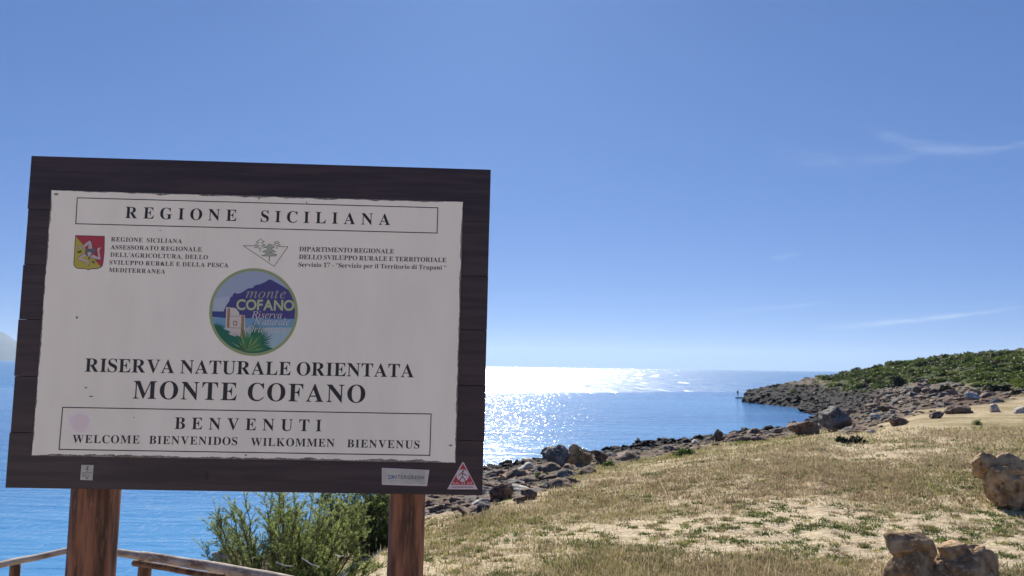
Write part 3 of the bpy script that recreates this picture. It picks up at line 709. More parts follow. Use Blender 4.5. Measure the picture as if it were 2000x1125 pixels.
for bs, r0, kk, m_ in (((560, 960), 300, 14, tel), ((200, 800), 120, 9, tel), ((400, 850), 90, 9, wht)):
    for k in range(kk):
        a = math.radians(-80 + k * 84 / kk) if bs[0] == 560 else math.radians(-150 + k * 130 / kk); L_ = rr2.uniform(.8, 1) * r0
        tip = (bs[0] + L_ * math.cos(a), bs[1] + L_ * math.sin(a)); n_ = (-math.sin(a) * 10, math.cos(a) * 10); md = (bs[0] + .62 * L_ * math.cos(a), bs[1] + .62 * L_ * math.sin(a))
        pr_.poly(q4([bs, (md[0] + n_[0], md[1] + n_[1]), tip, (md[0] - n_[0], md[1] - n_[1])], 468), m_, HP + .0015)
P4 = lambda x_, y_: (390 + x_ / S4, 510 + y_ / S4)
text(pr_, 'COFANO', P4(411, 546), P4(1064, 556), 112 / S4, crm, HP + .0018, 's', off=.028)
text(pr_, 'monte', P4(520, 415), P4(968, 420), 112 / S4, gry, HP + .0018, 'i')
text(pr_, 'Riserva', P4(582, 642), P4(926, 645), 78 / S4, wht, HP + .0018, 'i'); text(pr_, 'Naturale', P4(608, 720), P4(1012, 722), 78 / S4, wht, HP + .0018, 'i'); text(pr_, 'Orientata', P4(530, 804), P4(968, 807), 78 / S4, wht, HP + .0018, 'i')
o = pr_.build('emblem', panel); tag(o, 'round green-rimmed emblem with purple mountain, watchtower and palms')

# worn sticker and small marks on the panel
pk = simple('faded_pink', (.80, .66, .655), .6); pk2 = simple('faded_pale_pink', (.85, .775, .73), .6)
pr_ = Print(); c_ = np.array([156, 826])
out = [(133, 805), (137, 812), (143, 808), (150, 805), (158, 804), (166, 806), (172, 808), (177, 803), (180, 806), (179, 818), (177, 828), (172, 840), (165, 847), (150, 848), (140, 840), (135, 830), (133, 818)]
pr_.poly([bl(*p, HP) for p in out], pk2, HP); pr_.poly([bl(*(c_ + (np.array(p) - c_) * .82), HP) for p in out if p not in ((133, 805), (177, 803), (180, 806))], pk, HP + .0002)
o = pr_.build('sticker_trace', panel); tag(o, 'faded pink trace of a round sticker')
pr_ = Print()
for (u_, v_, a_, b2) in ((150, 620, 2, 3.5), (178, 774, 4.5, 2), (168, 757, 3, 1.5), (316, 515, 3, 5), (506, 388, 2, 2), (110, 379, 6, 3), (480, 889, 3, 2), (313, 450, 1.5, 1.5), (599, 396, .8, 4), (262, 815, 1.3, 1.3), (880, 870, 4, 2)):
    pr_ = Print(); pr_.poly([bl(u_ + a_ * math.cos(t_) * rr2.uniform(.6, 1.1), v_ + b2 * math.sin(t_) * rr2.uniform(.6, 1.1), HP) for t_ in np.linspace(0, 6.28, 9)[:-1]], M_zinc, HP + .0003)
    pr_.build('paint_chip', panel)

# plate, label and triangular sticker on the planks
cream = noisy('aged_cream_plate', (.42, .41, .36), (.52, .50, .45), 12, .5, .1); rim = simple('plate_rim', (.56, .50, .50), .5); navy = simple('plate_navy', (.06, .06, .13), .5); lb = simple('plate_light_blue', (.25, .34, .50), .5)
def patch(name, corners, m_, lab, depth=.004):
    c_ = [bl(*p, depth) for p in corners]; V_ = [(a, -depth, b_) for a, b_ in c_] + [(a, -.0004, b_) for a, b_ in c_]; n_ = len(c_)
    F_ = [tuple(range(n_))[::-1], tuple(range(n_, 2 * n_))] + [(i, (i + 1) % n_, n_ + (i + 1) % n_, n_ + i) for i in range(n_)]
    o_ = mesh(name, V_, F_, m_, board); tag(o_, lab); return o_
o = patch('maker_plate', [(745.8, 913.8), (838.5, 918), (834, 949.5), (745.8, 946.8)], rim, 'small cream plate with navy lettering'); pr_ = Print(); h = .0046
Pi = lambda x_, y_: (740 + x_ / 19.05, 908 + y_ / 19.05)
pr_.poly([bl(*Pi(*p), h) for p in ((150, 165), (1740, 215), (1715, 725), (150, 690))], cream, h)
text(pr_, 'INTERGREEN', Pi(470, 512), Pi(1650, 535), 128 / 19.05, navy, h + .0004, 's', shear=.25, off=.012); text(pr_, 'srl', Pi(1400, 628), Pi(1560, 630), 60 / 19.05, navy, h + .0004, 's')
pr_.poly([bl(*Pi(480 + 70 * math.cos(t_), 450 + 75 * math.sin(t_)), h) for t_ in np.linspace(0, 6.28, 17)[:-1]], lb, h + .0002)
for y_ in (405, 510): pr_.poly([bl(*Pi(378 + 38 * math.cos(t_), y_ + 28 * math.sin(t_)), h) for t_ in np.linspace(0, 6.28, 11)[:-1]], navy, h + .0004)
pr_.stroke([bl(*Pi(440, 575), h), bl(*Pi(870, 582), h)], .0007, M_ink2, h + .0004)
pr_.build('plate_print', o)
o = patch('paper_label', [(159, 908), (183, 908.4), (180.6, 938.2), (156.6, 937.2)], cream, 'small pale label with printed lines', .0015); pr_ = Print(); h = .002; Pp = lambda x_, y_: bl(150 + x_ / 25, 900 + y_ / 25, h)
for p in ([(500, 265), (590, 280), (560, 310), (520, 330), (495, 310)], [(440, 385), (500, 365), (590, 395), (540, 430), (500, 440), (450, 420)], [(490, 340), (530, 340), (520, 370), (500, 370)], [(450, 490), (540, 490), (530, 520), (460, 520)], [(440, 830), (520, 820), (520, 880), (460, 890)]): pr_.poly([Pp(*a) for a in p], M_ink, h)
for a, b_ in (((255, 575), (745, 580)), ((250, 640), (440, 642)), ((470, 655), (640, 660)), ((260, 710), (430, 712)), ((270, 780), (440, 782)), ((480, 770), (640, 775))): pr_.stroke([Pp(*a), Pp(*b_)], .0022, M_ink2, h)
pr_.build('label_print', o)
swh = simple('sticker_white', (.62, .52, .54), .5); sre = simple('sticker_red', (.42, .035, .045), .5); sdr = simple('sticker_dark_red', (.13, .025, .04), .5)
Pt = lambda x_, y_: (870 + x_ / 18.15, 898 + y_ / 18.15)
o = patch('triangular_sticker', [Pt(600, 85), Pt(645, 85), Pt(1140, 1050), Pt(62, 1045)], swh, 'red and white triangular sticker with walking figure', .0012); pr_ = Print(); h = .0017
pq = lambda *p: bl(*Pt(*p), h)
pr_.poly([pq(625, 130), pq(1035, 890), pq(185, 885)], sre, h); pr_.poly([pq(610 + 215 * math.cos(t_), 560 + 222 * math.sin(t_)) for t_ in np.linspace(0, 6.28, 33)[:-1]], swh, h + .0003)
pr_.poly([pq(630 + 32 * math.cos(t_), 392 + 34 * math.sin(t_)) for t_ in np.linspace(0, 6.28, 13)[:-1]], sdr, h + .0006)
for p in ([(603, 430), (603, 590)], [(603, 590), (470, 770)], [(603, 590), (735, 775)], [(600, 460), (530, 490), (470, 550)], [(605, 470), (680, 520), (740, 550)]): pr_.stroke([pq(*a) for a in p], .0036, sdr, h + .0006)
for k in range(11):
    x_ = 265 + k * 64 + (12 if k > 5 else 0)
    if k in (4, 7): continue
    pr_.stroke([pq(x_, 790 + 30 * (k % 2)), pq(x_ + 18, 850)], .0028, swh, h + .0006)
for k in range(15):
    x_ = 250 + k * 50
    pr_.stroke([pq(x_, 960 - 18 * (k % 3 == 0)), pq(x_ + 14, 985)], .0026, sdr, h + .0006)
pr_.build('sticker_print', o)
# knot in the lowest plank
M_knot = simple('knot_wood', (.016, .008, .008), .6); pr_ = Print()
pr_.poly([bl(404 + 4 * math.cos(t_), 929 + 9 * math.sin(t_), 0) for t_ in np.linspace(0, 6.28, 13)[:-1]], M_knot, .0006); pr_.build('knot', board)

# ------------------------------------------------------------------ rocks
def ico(sub):
    bm = bmesh.new(); bmesh.ops.create_icosphere(bm, subdivisions=sub, radius=1)
    v_ = np.array([p.co[:] for p in bm.verts]); f_ = np.array([[p.index for p in q_.verts] for q_ in bm.faces]); bm.free(); return v_, f_
def rockshape(sub, seed, lump=.5, pit=.12, flat=.75, ridged=0.0, jag=0.0):
    v_, f_ = ico(sub); s = seed * 13.7
    if jag:                       # angular block: the inside of many random planes, roughened
        rg = np.random.default_rng(seed + 900); rr_ = np.full(len(v_), 1.3)
        for k_ in range(15):
            nn_ = rg.normal(size=3); nn_ /= np.linalg.norm(nn_); dt = v_ @ nn_
            rr_ = np.minimum(rr_, np.where(dt > .05, rg.uniform(.5, 1.0) / np.maximum(dt, .05), 9))
        n1 = fbm3(v_ * 1.3 + s, seed, 3) - .5; n2 = fbm3(v_ * 4.0 + s, seed + 5, 4, .65) - .5
        rr_ = rr_ * (1 + .5 * n1 + jag * n2)
        o_ = v_ * rr_[:, None]; o_[:, 2] *= flat
        return o_, f_
    n1 = fbm3(v_ * 1.1 + s, seed, 3) - .5; n2 = fbm3(v_ * 3.2 + s, seed + 5, 4, .6) - .5
    n3 = 1 - np.abs(fbm3(v_ * 3.6 + s, seed + 9, 4, .55) * 2 - 1)
    # chisel with a few random planes
    rg = np.random.default_rng(seed); rr_ = 1 + lump * n1 * 1.9 + .22 * n2 * lump
    for k_ in range(9):
        nn_ = rg.normal(size=3); nn_ /= np.linalg.norm(nn_); c_ = rg.uniform(.5, .85)
        dt = v_ @ nn_; rr_ = np.where(dt * rr_ > c_, rr_ * (.25 + .75 * c_ / np.maximum(dt * rr_, 1e-6)), rr_)
    if ridged: rr_ = rr_ + ridged * (np.sin(v_[:, 2] * 9 + n1 * 6) * .5)
    rr_ = rr_ - pit * ss(.60, .74, fbm3(v_ * 5.5 + s, seed + 9, 3, .5)) * 1.3 + .05 * (fbm3(v_ * 11 + s, seed + 4, 3, .6) - .5)
    o_ = v_ * rr_[:, None]; o_[:, 2] *= flat
    return o_, f_
def depth_of(x_, y_, z_): return float((np.array([x_, y_, z_]) - CAM) @ W[:, 2])     # distance along the lens axis
def put_rock(name, u_, v_, wpx, hpx, m_, seed, label, sub=5, lump=.55, pit=.12, sink=.25, group=None, depth=1.0, ridged=0, parent=None, d_=None, rot=0.0):
    jag = 0 if m_ is M_tan and sub == 6 else .45
    """a boulder whose foot shows at photo pixel (u_, v_), wpx wide and hpx high as seen"""
    if d_ is None:
        hx, hy, hz_, D = (a[0] for a in hit(u_, v_))
    else:
        a = math.radians(az_of(u_)); D = d_; hx, hy = D * math.sin(a), D * math.cos(a); hz_ = float(H(np.array([hx]), np.array([hy]))[0])
    if not np.isfinite(D): return None
    dep = depth_of(hx, hy, hz_); wm = wpx * dep / F; hm = hpx * dep / F
    V_, f_ = rockshape(sub, seed, lump, pit, 1, ridged, jag)
    V_[:, 0] /= np.ptp(V_[:, 0]); V_[:, 1] /= np.ptp(V_[:, 1]); V_[:, 2] -= V_[:, 2].min(); V_[:, 2] /= V_[:, 2].max()
    V_ = V_ * np.array([wm, wm * depth, hm * (1 + sink)]) - np.array([0, 0, hm * sink])
    hy2 = hy + .3 * wm * depth * hy / D; hx2 = hx + .3 * wm * depth * hx / D
    o_ = mesh(name, V_, f_, m_, parent, smooth=True); o_.location = (hx2, hy2, hz_); o_.rotation_euler.z = -math.atan2(hx, hy) + rot
    tag(o_, label, 'rock', group)
    return o_
def lobed_boulder(u_, v_, lobes, seed, label):
    """one boulder of several grown-together lobes; lobes are (centre column, top row, width, height, depth offset) in photo pixels"""
    hx, hy, hz_, D = (a[0] for a in hit(u_, v_)); VV, FF, off = [], [], 0; k_ = depth_of(hx, hy, hz_) / F
    for i, (cu, tv, wp, hp, dy) in enumerate(lobes):
        V_, f_ = rockshape(5, seed + i * 7, .6, .2, 1, .012)
        V_ = (V_ - (V_.max(0) + V_.min(0)) / 2) / np.ptp(V_, axis=0) * np.array([wp, wp * .9, hp]) * k_
        V_ = V_ + np.array([(cu - u_) * k_, (dy + .3 * lobes[0][2]) * k_, (v_ - tv - hp / 2) * k_]); VV.append(V_); FF.append(f_ + off); off += len(V_)
    o_ = mesh('boulder', np.concatenate(VV), np.concatenate(FF), M_tan, smooth=True); o_.location = (hx, hy, hz_); o_.rotation_euler.z = -math.atan2(hx, hy); tag(o_, label, 'rock')
    rmd = o_.modifiers.new('grow_together', 'REMESH'); rmd.mode = 'VOXEL'; rmd.voxel_size = .008; rmd.use_smooth_shade = True
lobed_boulder(1786, 1168, [(1776, 1076, 92, 96, 0), (1776, 1048, 84, 50, 4), (1812, 1058, 36, 60, 8), (1832, 1098, 56, 75, 10)], 21, 'pitted brown boulder at the bottom right, left one of the touching pair')
lobed_boulder(1892, 1172, [(1896, 1074, 102, 104, 0), (1868, 1070, 56, 46, 6), (1858, 1094, 50, 80, -4)], 34, 'rounded tan boulder at the bottom right, right one of the touching pair')
lobed_boulder(1966, 1000, [(1974, 912, 92, 100, 0), (1938, 889, 56, 58, -6), (1972, 888, 70, 50, 8), (1998, 930, 60, 70, 12)], 47, 'large pitted brown boulder standing alone in the grass at the right edge')
put_rock('boulder', 1090, 914, 58, 44, M_greyrock, 51, 'grey layered boulder on the shore, left one of the pair against the water', 5, .5, .12, .2, ridged=.07)
put_rock('boulder', 1136, 912, 52, 44, M_tan, 62, 'rounded pale tan boulder on the shore, right one of the pair against the water', 5, .35, .06, .2)
put_rock('boulder', 986, 976, 52, 34, M_boulder, 73, 'dark brown blocky boulder just right of the board corner', 5, .6, .1, .2)
put_rock('rock', 938, 972, 26, 18, M_pale, 75, 'pale rounded rock beside the dark boulder near the board corner', 4, .4, .08, .2)
put_rock('boulder', 1634, 838, 62, 44, M_greyrock, 84, 'large grey peaked boulder at the head of the cove', 5, .5, .08, .15)
put_rock('boulder', 1566, 853, 62, 30, M_boulder, 88, 'low brown boulder left of the grey peaked boulder', 5, .6, .12, .2)
put_rock('rock', 1401, 862, 24, 24, M_boulder, 95, 'small pointed brown rock standing up on the shore edge', 4, .5, .08, .2)
put_rock('rock', 1942, 806, 19, 17, M_pale, 101, 'white upright rock on the slope below the scrub at the right', 4, .4, .06, .2)
put_rock('rock', 1992, 808, 26, 15, M_pale, 105, 'white boulder cut by the right edge of the photo below the scrub', 4, .4, .06, .2)
put_rock('rock', 1894, 782, 26, 17, M_pale, 108, 'cream rock just left of a dark bush under the green hill', 4, .5, .08, .2)
put_rock('rock', 1828, 818, 27, 15, M_boulder, 111, 'flat topped rosy rock lying alone beside the path', 4, .4, .06, .2)
put_rock('rock', 1870, 808, 52, 17, M_boulder, 118, 'long low reddish brown rock ledge beside the path', 4, .4, .08, .2)
put_rock('rock', 1756, 832, 36, 20, M_boulder, 121, 'brown jagged rock at the grass edge right of the peaked boulder', 4, .6, .1, .2)
put_rock('rock', 1714, 818, 26, 10, M_pale, 127, 'flat white slab among the rubble right of the peaked boulder', 4, .3, .05, .2)
put_rock('rock', 1700, 848, 20, 9, M_pale, 131, 'small pale rock lying in the grass below the white slab', 4, .3, .05, .2)
put_rock('rock', 1672, 762, 11, 11, M_pale, 134, 'small white rock high on the dark headland slope', 3, .3, .05, .2)
put_rock('rock', 461, 1105, 62, 40, M_tan, 141, 'orange brown rock ledge at the cliff edge left of the green shrub', 5, .7, .15, .3, d_=18.5)
put_rock('rock', 1012, 985, 26, 15, M_boulder, 143, 'small brown rock touching the foot of the dark blocky boulder', 4, .5, .1, .2)
put_rock('rock', 1028, 978, 34, 22, M_boulder, 145, 'reddish brown rock right of the dark blocky boulder', 4, .5, .1, .2)
put_rock('rock', 1172, 905, 30, 26, M_boulder, 147, 'brown rock leaning on the right side of the shore boulder pair', 4, .5, .1, .2)
put_rock('rock', 1083, 893, 60, 20, M_black, 149, 'low black rock between the water and the grey layered boulder', 4, .5, .1, .3)
# flat sea rock the far person stands on
def at_sea(u_, v_):
    r_ = ray(u_, v_); s = (SEA - EYE) / r_[2]; return CAM + r_ * s
pp = at_sea(1441, 777.5)
V_, f_ = rockshape(4, 152, .4, .08, 1)
V_ /= np.abs(V_).max(0); V_ = V_ * np.array([1.3, 1.0, .28])
o = mesh('rock', V_, f_, M_black, smooth=True); o.location = (pp[0] + .6, pp[1], SEA + .02); tag(o, 'flat dark rock in the water under the standing person', 'rock')

# shared shapes for the many rocks of the shore
protos = []
for sd_, mm in ((201, M_boulder), (202, M_greyrock), (203, M_boulder), (204, M_tan), (205, M_pale), (206, M_greyrock)):
    V_, f_ = rockshape(3, sd_, .6, .1, .75, 0, .6); me_o = mesh('rock', V_ * .5, f_, mm, smooth=True); protos.append(me_o.data); bpy.data.objects.remove(me_o)
bprotos = []
for sd_ in (211, 212, 213):
    V_, f_ = rockshape(3, sd_, .7, .15, .75, 0, .9); me_o = mesh('rock', V_ * .5, f_, M_black, smooth=True); bprotos.append(me_o.data); bpy.data.objects.remove(me_o)
def scatter(n_, u0, u1, fn, v0=None, v1=None):
    us_ = rng.uniform(u0, u1, n_); vs2_ = rng.uniform(v0, v1, n_)
    a, b_, c_, D = hit(us_, vs2_); ok = np.isfinite(D); a, b_, c_, D, us_, vs2_ = (q_[ok] for q_ in (a, b_, c_, D, us_, vs2_))
    r_, g_, _, _ = masks(a, b_); k_ = fn(r_, g_, D, c_, us_, vs2_)
    return tuple(q_[k_] for q_ in (a, b_, c_, D, us_, vs2_))
def region(u_, d_):
    if u_ < 930: return 'seen under the right end of the board'
    if u_ < 1060: return 'on the shore between the board and the boulder pair'
    if u_ < 1180: return 'around the foot of the shore boulder pair'
    if u_ < 1400: return 'on the shore between the boulder pair and the small pointed rock'
    if u_ < 1570: return 'on the shore edge just left of the cove head'
    if d_ > 100: return 'high on the slope below the green hill'
    return 'on the stony slope right of the cove head'
X_, Y_, Z_, D_, U_, V2 = scatter(7000, 560, 2000, lambda r_, g_, D, z_, u_, v_: (r_ > .5) & (z_ > SEA + 1.0) & (D < 120) & ~((u_ > 1560) & (u_ < 1700) & (D > 78)), 760, 1010)
names = ('brown', 'grey', 'brown', 'tan', 'pale', 'grey')
for i in range(min(290, len(X_))):
    px = R.choice((11, 13, 16, 20, 26, 34)) * (1.2 if D_[i] < 30 else .8); s_ = px * D_[i] / F; k_ = R.choices(range(6), (6, 3, 6, 2, .7, 3))[0]
    o = bpy.data.objects.new('rock', protos[k_]); C.objects.link(o)
    o.location = (X_[i], Y_[i], Z_[i] + s_ * .06); o.scale = (s_ * R.uniform(.9, 1.6), s_ * R.uniform(.8, 1.2), s_ * R.uniform(.6, 1.0)); o.rotation_euler = (R.uniform(-.3, .3), R.uniform(-.3, .3), R.uniform(0, 6.28))
    rgn = region(U_[i], D_[i]); tag(o, 'loose %s rock %s' % (names[k_], rgn), 'rock', '%s rocks %s' % (names[k_], rgn))
X_, Y_, Z_, D_, U_, V2 = scatter(9000, 560, 1640, lambda r_, g_, D, z_, u_, v_: (z_ < SEA + 1.1) & (z_ > SEA - .2), 780, 1010)
for i in range(min(295, len(X_))):
    px = R.choice((9, 11, 13, 16, 21)) * (.7 if D_[i] > 100 else 1); s_ = px * D_[i] / F
    o = bpy.data.objects.new('shore_rock', R.choice(bprotos)); C.objects.link(o)
    o.location = (X_[i], Y_[i], Z_[i] + s_ * .12); o.scale = (s_ * R.uniform(.9, 1.6), s_ * R.uniform(.8, 1.2), s_ * R.uniform(.5, .9)); o.rotation_euler = (R.uniform(-.3, .3), R.uniform(-.3, .3), R.uniform(0, 6.28))
    rgn = 'at the water under the board' if U_[i] < 930 else 'at the water left of the shore boulder pair' if U_[i] < 1100 else 'at the water between the boulder pair and the small pointed rock' if U_[i] < 1400 else 'along the headland and the cove' if D_[i] > 95 else 'at the water just left of the cove head'
    tag(o, 'black jagged rock ' + rgn, 'rock', 'black rocks ' + rgn)
def rubble(name, mats, n_, u0, u1, v0, v1, fn, pxr, seed, label, sub=1):
    X_, Y_, Z_, D_, U_, V2 = scatter(n_, u0, u1, fn, v0, v1); rg = np.random.default_rng(seed)
    base = [rockshape(sub, seed + k_, .5, 0, .75, 0, .5) for k_ in range(6)]; VV, FF, MI = [], [], []; off = 0
    for i in range(len(X_)):
        b_, f_ = base[i % 6]; s_ = rg.uniform(*pxr) * D_[i] / F * .5; a = rg.uniform(0, 6.28); ca_, sa = math.cos(a), math.sin(a)
        q_ = b_ * np.array([s_ * rg.uniform(.8, 1.5), s_, s_ * rg.uniform(.6, 1)]); q_ = np.stack([q_[:, 0] * ca_ - q_[:, 1] * sa, q_[:, 0] * sa + q_[:, 1] * ca_, q_[:, 2]], 1) + (X_[i], Y_[i], Z_[i] + s_ * .1)
        VV.append(q_); FF.append(f_ + off); MI.append(np.full(len(f_), rg.integers(0, len(mats)))); off += len(b_)
    if not VV: return
    o_ = mesh(name, np.concatenate(VV), np.concatenate(FF), mats, mi=np.concatenate(MI)); tag(o_, label, 'rubble', kind='stuff')
rubble('rubble', [M_boulder, M_boulder, M_greyrock, M_tan, M_greyrock], 15000, 560, 2000, 735, 1010, lambda r_, g_, D, z_, u_, v_: (r_ > .45) & (z_ > SEA + 1.1) & (D < 150) & ~((u_ < 1580) & (D > 100)) & ~((u_ > 1560) & (u_ < 1700) & (D > 78) & (z_ < SEA + 3.2)), (4, 15), 300, 'loose rubble of small stones on the shore')
rubble('wet_rubble', [M_black], 16000, 280, 1640, 755, 1120, lambda r_, g_, D, z_, u_, v_: (z_ < SEA + 1.5) & (z_ > SEA - .2), (4, 13), 320, 'black broken stones at the edge of the sea')
rubble('headland_rubble', [M_black, M_black, M_black, M_boulder], 3500, 1440, 1720, 740, 830, lambda r_, g_, D, z_, u_, v_: (D > 78) & (r_ > .3) & (z_ < SEA + 3.2), (3, 10), 340, 'dark broken rock on the headland slope')
rubble('pebbles', [M_tan, M_pale, M_greyrock, M_boulder], 5200, 820, 2050, 870, 1150, lambda r_, g_, D, z_, u_, v_: (r_ < .5) & (D < 20), (1.5, 4.5), 360, 'scattered pebbles on the dry ground')

# ------------------------------------------------------------------ grass and ground cover
def blades(name, n_, u0, u1, v0, v1, keep, hrange, wide, per, mats, pick, label, cat, spread=.05, lean=.6, seed=1):
    X_, Y_, Z_, D_, U_, V2 = scatter(n_, u0, u1, lambda r_, g_, D, z_, u_, v_: (r_ < .55) & (g_ < .5) & (D < 60), v0, v1)
    k_ = keep(X_, Y_, U_, D_); X_, Y_, Z_, D_, U_ = (q_[k_] for q_ in (X_, Y_, Z_, D_, U_))
    rg = np.random.default_rng(seed); n2 = len(X_) * per
    rep = lambda a: np.repeat(a, per)
    x_, y_, z_, d_ = rep(X_), rep(Y_), rep(Z_), rep(D_)
    sp_ = spread * np.clip(d_ / 8, 1, 4); x_ = x_ + rg.normal(0, 1, n2) * sp_; y_ = y_ + rg.normal(0, 1, n2) * sp_; z_ = H(x_, y_) - .004
    a = rg.uniform(0, 6.28, n2); hh_ = rg.uniform(*hrange, n2) * rep(rg.uniform(.6, 1.2, len(X_))) * np.clip(d_ / 14, 1, 2.2); ww = np.maximum(wide, d_ * .0007) * rg.uniform(.7, 1.4, n2)
    le = rg.normal(0, lean, n2) * hh_; la = rg.uniform(0, 6.28, n2)
    p0 = np.stack([x_ - np.cos(a) * ww, y_ - np.sin(a) * ww, z_], 1); p1 = np.stack([x_ + np.cos(a) * ww, y_ + np.sin(a) * ww, z_], 1)
    p2 = np.stack([x_ + np.cos(la) * le, y_ + np.sin(la) * le, z_ + hh_], 1)
    V_ = np.stack([p0, p1, p2], 1).reshape(-1, 3); F_ = np.arange(n2 * 3).reshape(-1, 3)
    mi = np.repeat(pick(X_, Y_, U_, D_, rg), per)
    o_ = mesh(name, V_, F_, mats, mi=mi); tag(o_, label, cat, kind='stuff')
def pick(X_, Y_, U_, D_, rg):
    g_ = greenness(X_, Y_, U_, D_); q_ = rg.uniform(0, 1, len(X_)); o_ = np.zeros(len(X_), int)
    br = .25 + .55 * np.exp(-((D_ - 11.5) / 2.8) ** 2) * ss(1000, 1150, U_)
    o_[q_ < br] = 1; q2 = rg.uniform(0, 1, len(X_)); o_[q2 < g_ * .75] = 2; o_[q2 < g_ * .14] = 3
    return o_
blades('dry_grass', 62000, 560, 2120, 838, 1200, lambda x_, y_, u_, d_: rng.uniform(0, 1, len(x_)) < tuftiness(x_, y_, u_, d_) ** 1.4 * 1.15, (.015, .06), .002, 7, M_grass, pick, 'short dry grass covering the slope', 'grass', seed=5)
blades('dry_stalks', 2600, 700, 2120, 870, 1190, lambda x_, y_, u_, d_: rng.uniform(0, 1, len(x_)) < tuftiness(x_, y_, u_, d_), (.05, .15), .0014, 4, [M_grass[0], M_grass[1]], lambda X_, Y_, U_, D_, rg: rg.choice(2, len(X_)), 'thin taller dry stalks standing in the grass', 'grass', spread=.04, lean=.35, seed=19)
def clump(x_, y_, u_, d_):
    return (fbm(x_ * 3.2, y_ * 3.2, 77, 4) + rng.uniform(-.06, .06, len(x_)) > .64)
blades('ground_cover', 6500, 600, 2120, 860, 1190, clump, (.015, .045), .006, 22, [M_cover], lambda X_, Y_, U_, D_, rg: np.zeros(len(X_), int), 'low dark green plants dotted over the sandy ground', 'ground cover', spread=.035, lean=1.1, seed=8)
blades('small_tufts', 1500, 700, 2120, 900, 1190, lambda x_, y_, u_, d_: rng.uniform(0, 1, len(x_)) < .35 + .65 * (1 - tuftiness(x_, y_, u_, d_)), (.012, .04), .004, 46, [M_cover, M_grass[2], M_grass[1], M_grass[3]], lambda X_, Y_, U_, D_, rg: rg.choice(4, len(X_), p=[.3, .3, .25, .15]), 'small separate tufts of weed on the bare sand', 'ground cover', spread=.03, lean=1.0, seed=12)

# ------------------------------------------------------------------ feathery shrubs
def tubes(lines_, sides=4):
    V_, F_ = [], []; off = 0
    for pts_, r0, r1 in lines_:
        n_ = len(pts_)
        for i, p in enumerate(pts_):
            t_ = pts_[min(i + 1, n_ - 1)] - pts_[max(i - 1, 0)]; t_ = t_ / (np.linalg.norm(t_) + 1e-9)
            a = np.cross(t_, [.3, .2, .93]); a /= np.linalg.norm(a) + 1e-9; b_ = np.cross(t_, a); r_ = r0 + (r1 - r0) * i / (n_ - 1)
            for k_ in range(sides): V_.append(p + r_ * (math.cos(6.283 * k_ / sides) * a + math.sin(6.283 * k_ / sides) * b_))
        for i in range(n_ - 1):
            for k_ in range(sides): F_.append((off + i * sides + k_, off + i * sides + (k_ + 1) % sides, off + (i + 1) * sides + (k_ + 1) % sides, off + (i + 1) * sides + k_))
        off += n_ * sides
    return np.array(V_), np.array(F_)
